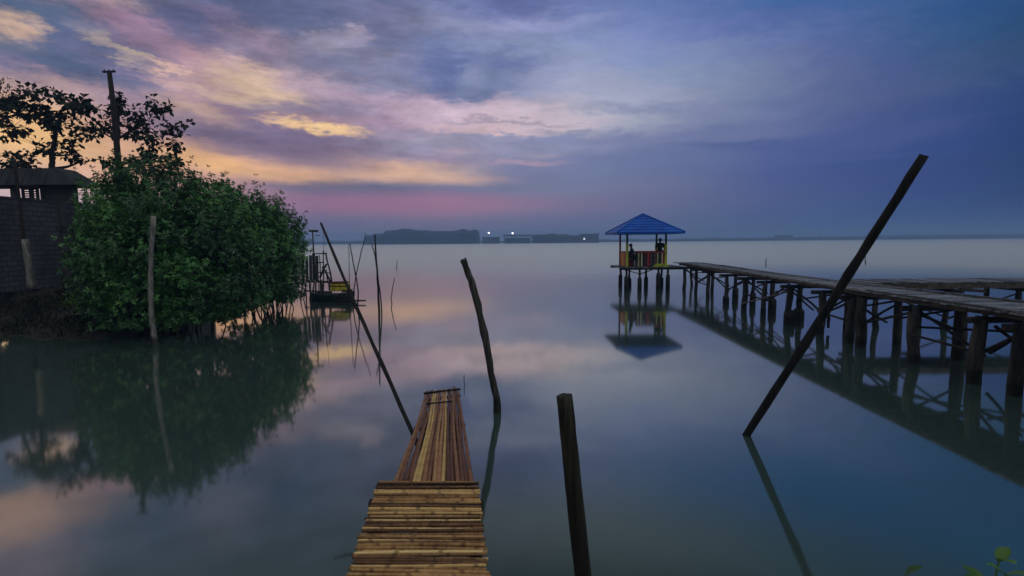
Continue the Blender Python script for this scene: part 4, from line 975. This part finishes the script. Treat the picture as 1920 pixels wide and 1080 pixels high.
# ------------------------------------------------------------------ mangroves
def mangrove(label, clumps, leafm, base_pts, seed, dens=1.0, leaf=.108, twig=None, tb=0.0):
    """clumps: (x, y, z, radius xy, radius z). rosettes of leaves cover lumpy clump surfaces, some inside"""
    r_ = np.random.default_rng(seed); org = Vector((clumps[0][0], clumps[0][1], 0))
    t = thing('mangrove', org, label, 'mangrove', None)
    CC = []; DD = []; TT = []
    cl = np.array(clumps)
    for (cx_, cy_, cz_, ra, rz_) in clumps:
        k = int(350 * dens * ra * (ra + rz_)); v = unit(r_.normal(0, 1, (k, 3)))
        lump = 1 + .22 * np.sin(v[:, 0] * 5 + cx_ * 7) * np.sin(v[:, 1] * 4 + cy_ * 3) + .12 * np.sin(v[:, 2] * 7 + cz_ * 5 + v[:, 0] * 3)
        rad = lump * (1 - .55 * r_.random(k) ** 1.6) * (1 + .10 * r_.normal(0, 1, k))
        p = np.array([cx_, cy_, cz_]) + v * rad[:, None] * np.array([ra, ra, rz_])
        # drop rosettes buried deep inside other clumps
        keep = np.ones(k, bool)
        for c2 in cl:
            q = (p - c2[:3]) / np.array([c2[3], c2[3], c2[4]]); keep &= (np.linalg.norm(q, axis=1) > .42)
        keep &= p[:, 2] > .15
        hol = np.sin(p[:, 0] * 4.1 + 1) * np.sin(p[:, 1] * 3.7 + p[:, 2] * 2) + np.sin(p[:, 2] * 5.3 + p[:, 0] * 2.2) * .6   # gaps between the leaf sprays
        keep &= hol + r_.normal(0, .35, k) > -.75
        p = p[keep]; v2 = v[keep]
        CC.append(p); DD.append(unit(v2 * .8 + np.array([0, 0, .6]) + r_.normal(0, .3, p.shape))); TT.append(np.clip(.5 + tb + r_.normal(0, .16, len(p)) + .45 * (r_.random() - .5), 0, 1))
    top = [i for i in range(len(CC))]
    for i in top:                              # sprigs standing out of the outline
        k = max(4, int(len(CC[i]) * .07)); j = r_.choice(len(CC[i]), k); v = DD[i][j] * .6 + np.array([0, 0, .7]) 
        for q in (.1, .2, .3): CC.append(CC[i][j] + v * q * r_.uniform(.5, 1.7, (k, 1))); DD.append(unit(v)); TT.append(TT[i][j] * .9)
    P = np.concatenate(CC); A = np.concatenate(DD); TI = np.concatenate(TT)
    nl = 7; n = len(P) * nl
    Ar = np.repeat(A, nl, 0); s1 = unit(np.cross(Ar, r_.normal(0, 1, Ar.shape)));
    th_ = np.tile(np.arange(nl) * 2.4, len(P))[:, None]; s2 = np.cross(Ar, s1)
    s1r = np.repeat(unit(np.cross(A, np.array([[.3, .9, .1]]))), nl, 0); s2r = np.cross(Ar, s1r)
    D = unit(Ar * r_.uniform(.15, .9, (n, 1)) + s1r * np.cos(th_) + s2r * np.sin(th_))
    C = np.repeat(P, nl, 0) + r_.normal(0, .02, (n, 3))
    leaf_mesh(C, D, Ar, leaf * r_.uniform(.7, 1.25, n), leaf * .46 * r_.uniform(.8, 1.2, n), np.clip(np.repeat(TI, nl) + r_.normal(0, .1, n), 0, 1), 'crown', leafm, t, org)
    for (x, y) in base_pts:
        tops = sorted(clumps, key=lambda c: (c[0] - x) ** 2 + (c[1] - y) ** 2)[:3]
        g0 = max(hgt(x, y), -.4) if x < -8.6 else -.4
        mid = Vector((x, y, 1.0))
        b = MB(); P_, R_ = wob((x, y, .3), (tops[0][0], tops[0][1], tops[0][2]), 6, .12, .09, .04, .1); b.tube(P_, R_, 7, rough=.1)
        for c in tops[1:]: P_, R_ = wob((x, y, .8), (c[0], c[1], c[2]), 6, .15, .06, .02, .1); b.tube(P_, R_, 6)
        b.build('trunk', 'bark', t, org)
        b = MB()
        for i in range(7):
            a = i * .9 + random.random(); rr = random.uniform(.35, .8); z = random.uniform(.5, 1.1)
            q = [Vector((x, y, z)), Vector((x + math.cos(a) * rr * .6, y + math.sin(a) * rr * .6, z * .75)), Vector((x + math.cos(a) * rr, y + math.sin(a) * rr, -.4))]
            b.tube(q, [.03, .028, .02], 5)
        b.build('prop_roots', 'bark', t, org)
    return t
def cpx(px, py, Y, ra, rz_):                   # clump centre from where it is seen
    p = at(px, py, Y); return (p.x, p.y, p.z, ra, rz_)
# big central one: tall crown nearest the camera
cen = [cpx(270,345,16.71,1.05,0.81),cpx(222,350,17.00,0.81,0.67),cpx(330,350,16.81,0.95,0.76),cpx(390,385,17.00,0.95,0.81),cpx(300,400,15.85,1.15,0.86),cpx(220,410,16.04,1.05,0.86),cpx(380,440,16.14,1.15,0.95),
  cpx(280,470,15.18,1.15,0.95),cpx(200,480,15.47,1.05,0.86),cpx(350,510,15.47,1.05,0.86),cpx(285,545,15.47,1.05,0.72),cpx(215,552,15.76,0.95,0.62),cpx(370,562,15.85,1.05,0.67),cpx(430,470,16.62,1.05,0.91),cpx(430,540,16.23,1.00,0.76),
  cpx(330,596,15.66,0.76,0.29),cpx(240,598,15.47,0.86,0.29),cpx(420,586,16.43,0.76,0.29),cpx(250,430,17.67,1.24,1.15),cpx(340,430,17.95,1.24,1.15)]
mangrove('tallest central mangrove, deep green and rounded, behind the pale stake', cen, 'mangrove_leaf', [(-10.9, 15.9), (-11.8, 16.6), (-10.4, 17.2), (-11.5, 17.6)], 11, tb=.03)
# right hand one: slopes down to the boat
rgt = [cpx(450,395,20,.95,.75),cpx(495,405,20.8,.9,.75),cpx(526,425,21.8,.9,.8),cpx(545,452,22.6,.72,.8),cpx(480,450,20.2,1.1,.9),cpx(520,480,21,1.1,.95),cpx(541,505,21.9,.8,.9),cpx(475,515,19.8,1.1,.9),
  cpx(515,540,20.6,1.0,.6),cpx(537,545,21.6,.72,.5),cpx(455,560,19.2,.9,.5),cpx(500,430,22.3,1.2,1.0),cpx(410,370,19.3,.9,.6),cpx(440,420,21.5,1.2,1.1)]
mangrove('right hand mangrove sloping down to the stilt landing and boat', rgt, 'mangrove_leaf', [(-10.3, 19.6), (-10.2, 20.8), (-10.5, 22.0), (-9.9, 21.6), (-10.6, 23)], 12, tb=.13)  # leaf tint raised to paint in the light on this crown
# left low yellowish one before the wall
lft = [cpx(178,440,17.6,.6,.6),cpx(168,485,17.2,.65,.6),cpx(190,400,18.4,.55,.5),cpx(172,530,16.8,.7,.55),cpx(196,372,19,.45,.45),cpx(195,575,16.2,.7,.35),cpx(160,560,16.6,.5,.3)]
mangrove('low yellowish mangrove in front of the block wall end', lft, 'lowbush_leaf', [(-13.2, 16.9), (-12.9, 17.6)], 13)
# sprouting tips above the outline
# weeds over the bank
n = 9000; X = rng.uniform(-22, -10.8, n); Y = rng.uniform(14.9, 24, n); Z = np.array([hgt(a, c) for a, c in zip(X, Y)])
k = Z > -.02; X, Y, Z = X[k], Y[k], Z[k]; pat = (np.sin(X * 1.7) * np.sin(Y * 1.3 + X) + rng.normal(0, .5, len(X))) > -.25; X, Y, Z = X[pat], Y[pat], Z[pat]; n = len(X)
o = leaf_mesh(np.stack([X, Y, Z], 1), unit(rng.normal(0, .5, (n, 3)) + np.array([0, 0, .8])), unit(rng.normal(0, 1, (n, 3))), rng.uniform(.1, .38, n), rng.uniform(.03, .08, n), rng.random(n), 'weeds', 'weed_leaf', None, (-15, 16, 0))
tag(o, 'dark low weeds covering the muddy left bank', 'weeds', kind='stuff')
# debris on the bank
def debris(px, py, ln, w, rz, label, m='cream_paint', tilt=.03):
    p = onz(px, py, .35); z = hgt(p.x, p.y) + .12; b = MB()
    M = Matrix.Rotation(rz, 3, 'Z') @ Matrix.Rotation(tilt, 3, 'Y'); b.box((p.x, p.y, z), (ln, w, .035), M=M, jit=.015); b.box((p.x + .02, p.y + w * .2, z + .035), (ln * .7, w * .5, .02), M=M, jit=.01)
    tag(b.build('driftwood_plank', m, None, (p.x, p.y, 0)), label, 'plank')
debris(45, 572, .42, .10, .02, 'pale short plank lying on the dark left bank', 'pale_bamboo'); debris(90, 566, .40, .05, .12, 'thin grey plank lying just right of the pale short plank', 'pile_wood', .1)

# ------------------------------------------------------------------ leafy shoots at the lower right corner, close to the camera
def shoot(tip, basex, label, k=9, ln=.05):
    tp_ = at(*tip, ); g0 = Vector((basex, tp_.y + .1, .9)); t = thing('leafy_shoot', (g0.x, g0.y, .9), label, 'plant', 'leafy shoots at the lower right corner'); org = Vector((g0.x, g0.y, .9))
    P, Rr = wob(g0, tp_, 10, .03, .006, .003); b = MB(); b.tube(P, Rr, 6); b.build('stem', 'shoot_leaf', t, org)
    lv = MB()
    for i in range(k):                        # rounded leaves, crowded towards the tip, gently cupped
        q = (i / (k - 1)) ** .5; p = P[int(round((.4 + .6 * q) * 10))]; a = i * 2.4 + random.random() * .5
        d = Vector((math.cos(a), math.sin(a), .35 + .9 * q * random.random())).normalized(); sd = d.cross(Vector((0, 0, 1))).normalized(); nn = sd.cross(d)
        l_ = ln * random.uniform(.7, 1.1); w_ = l_ * .30; vs = []; fs = []
        for j in range(7):
            t_ = j / 6; c = p + d * l_ * t_ - nn * l_ * .25 * t_ * t_; ww = w_ * math.sin(math.pi * (.06 + .9 * t_)) ** .8
            vs += [c + sd * ww + nn * ww * .3, c, c - sd * ww + nn * ww * .3]
        fs = [(3 * j + e, 3 * j + e + 1, 3 * j + e + 4, 3 * j + e + 3) for j in range(6) for e in (0, 1)]
        lv.add(vs, fs, random.random(), smooth=True)
    lv.build('leaves', 'shoot_leaf', t, org)
shoot((1873, 1052, 1.45), 1.42, 'tallest bright green shoot tip at the lower right corner', 9, .065)
shoot((1886, 1080, 1.35), 1.30, 'darker leafy shoot directly below the tallest shoot tip', 11, .06)
shoot((1700, 1076, 1.5), 1.14, 'faint low shoot tip left of the tallest one', 6, .045)
shoot((1845, 1092, 1.3), 1.2, 'low shoot cut by the frame between the others', 8, .05)

# ------------------------------------------------------------------ haze
b = MB(); b.box((0, 0, 14.0), (3660, 3660, 32)); hz = b.build('haze', 'rope'); hz.data.materials.clear()
hm = bpy.data.materials.new('haze_air'); hm.use_nodes = True; ht = hm.node_tree
for n_ in list(ht.nodes):
    if n_.type != 'OUTPUT_MATERIAL': ht.nodes.remove(n_)
pv = ht.nodes.new('ShaderNodeVolumePrincipled'); pv.inputs['Color'].default_value = (.40, .62, 1.0, 1); pv.inputs['Density'].default_value = .0010
pv.inputs['Anisotropy'].default_value = 0.0
ht.links.new(pv.outputs[0], ht.nodes['Material Output'].inputs['Volume'])
hz.data.materials.append(hm); tag(hz, 'pale bluish dusk haze over the whole bay', 'haze', kind='stuff')
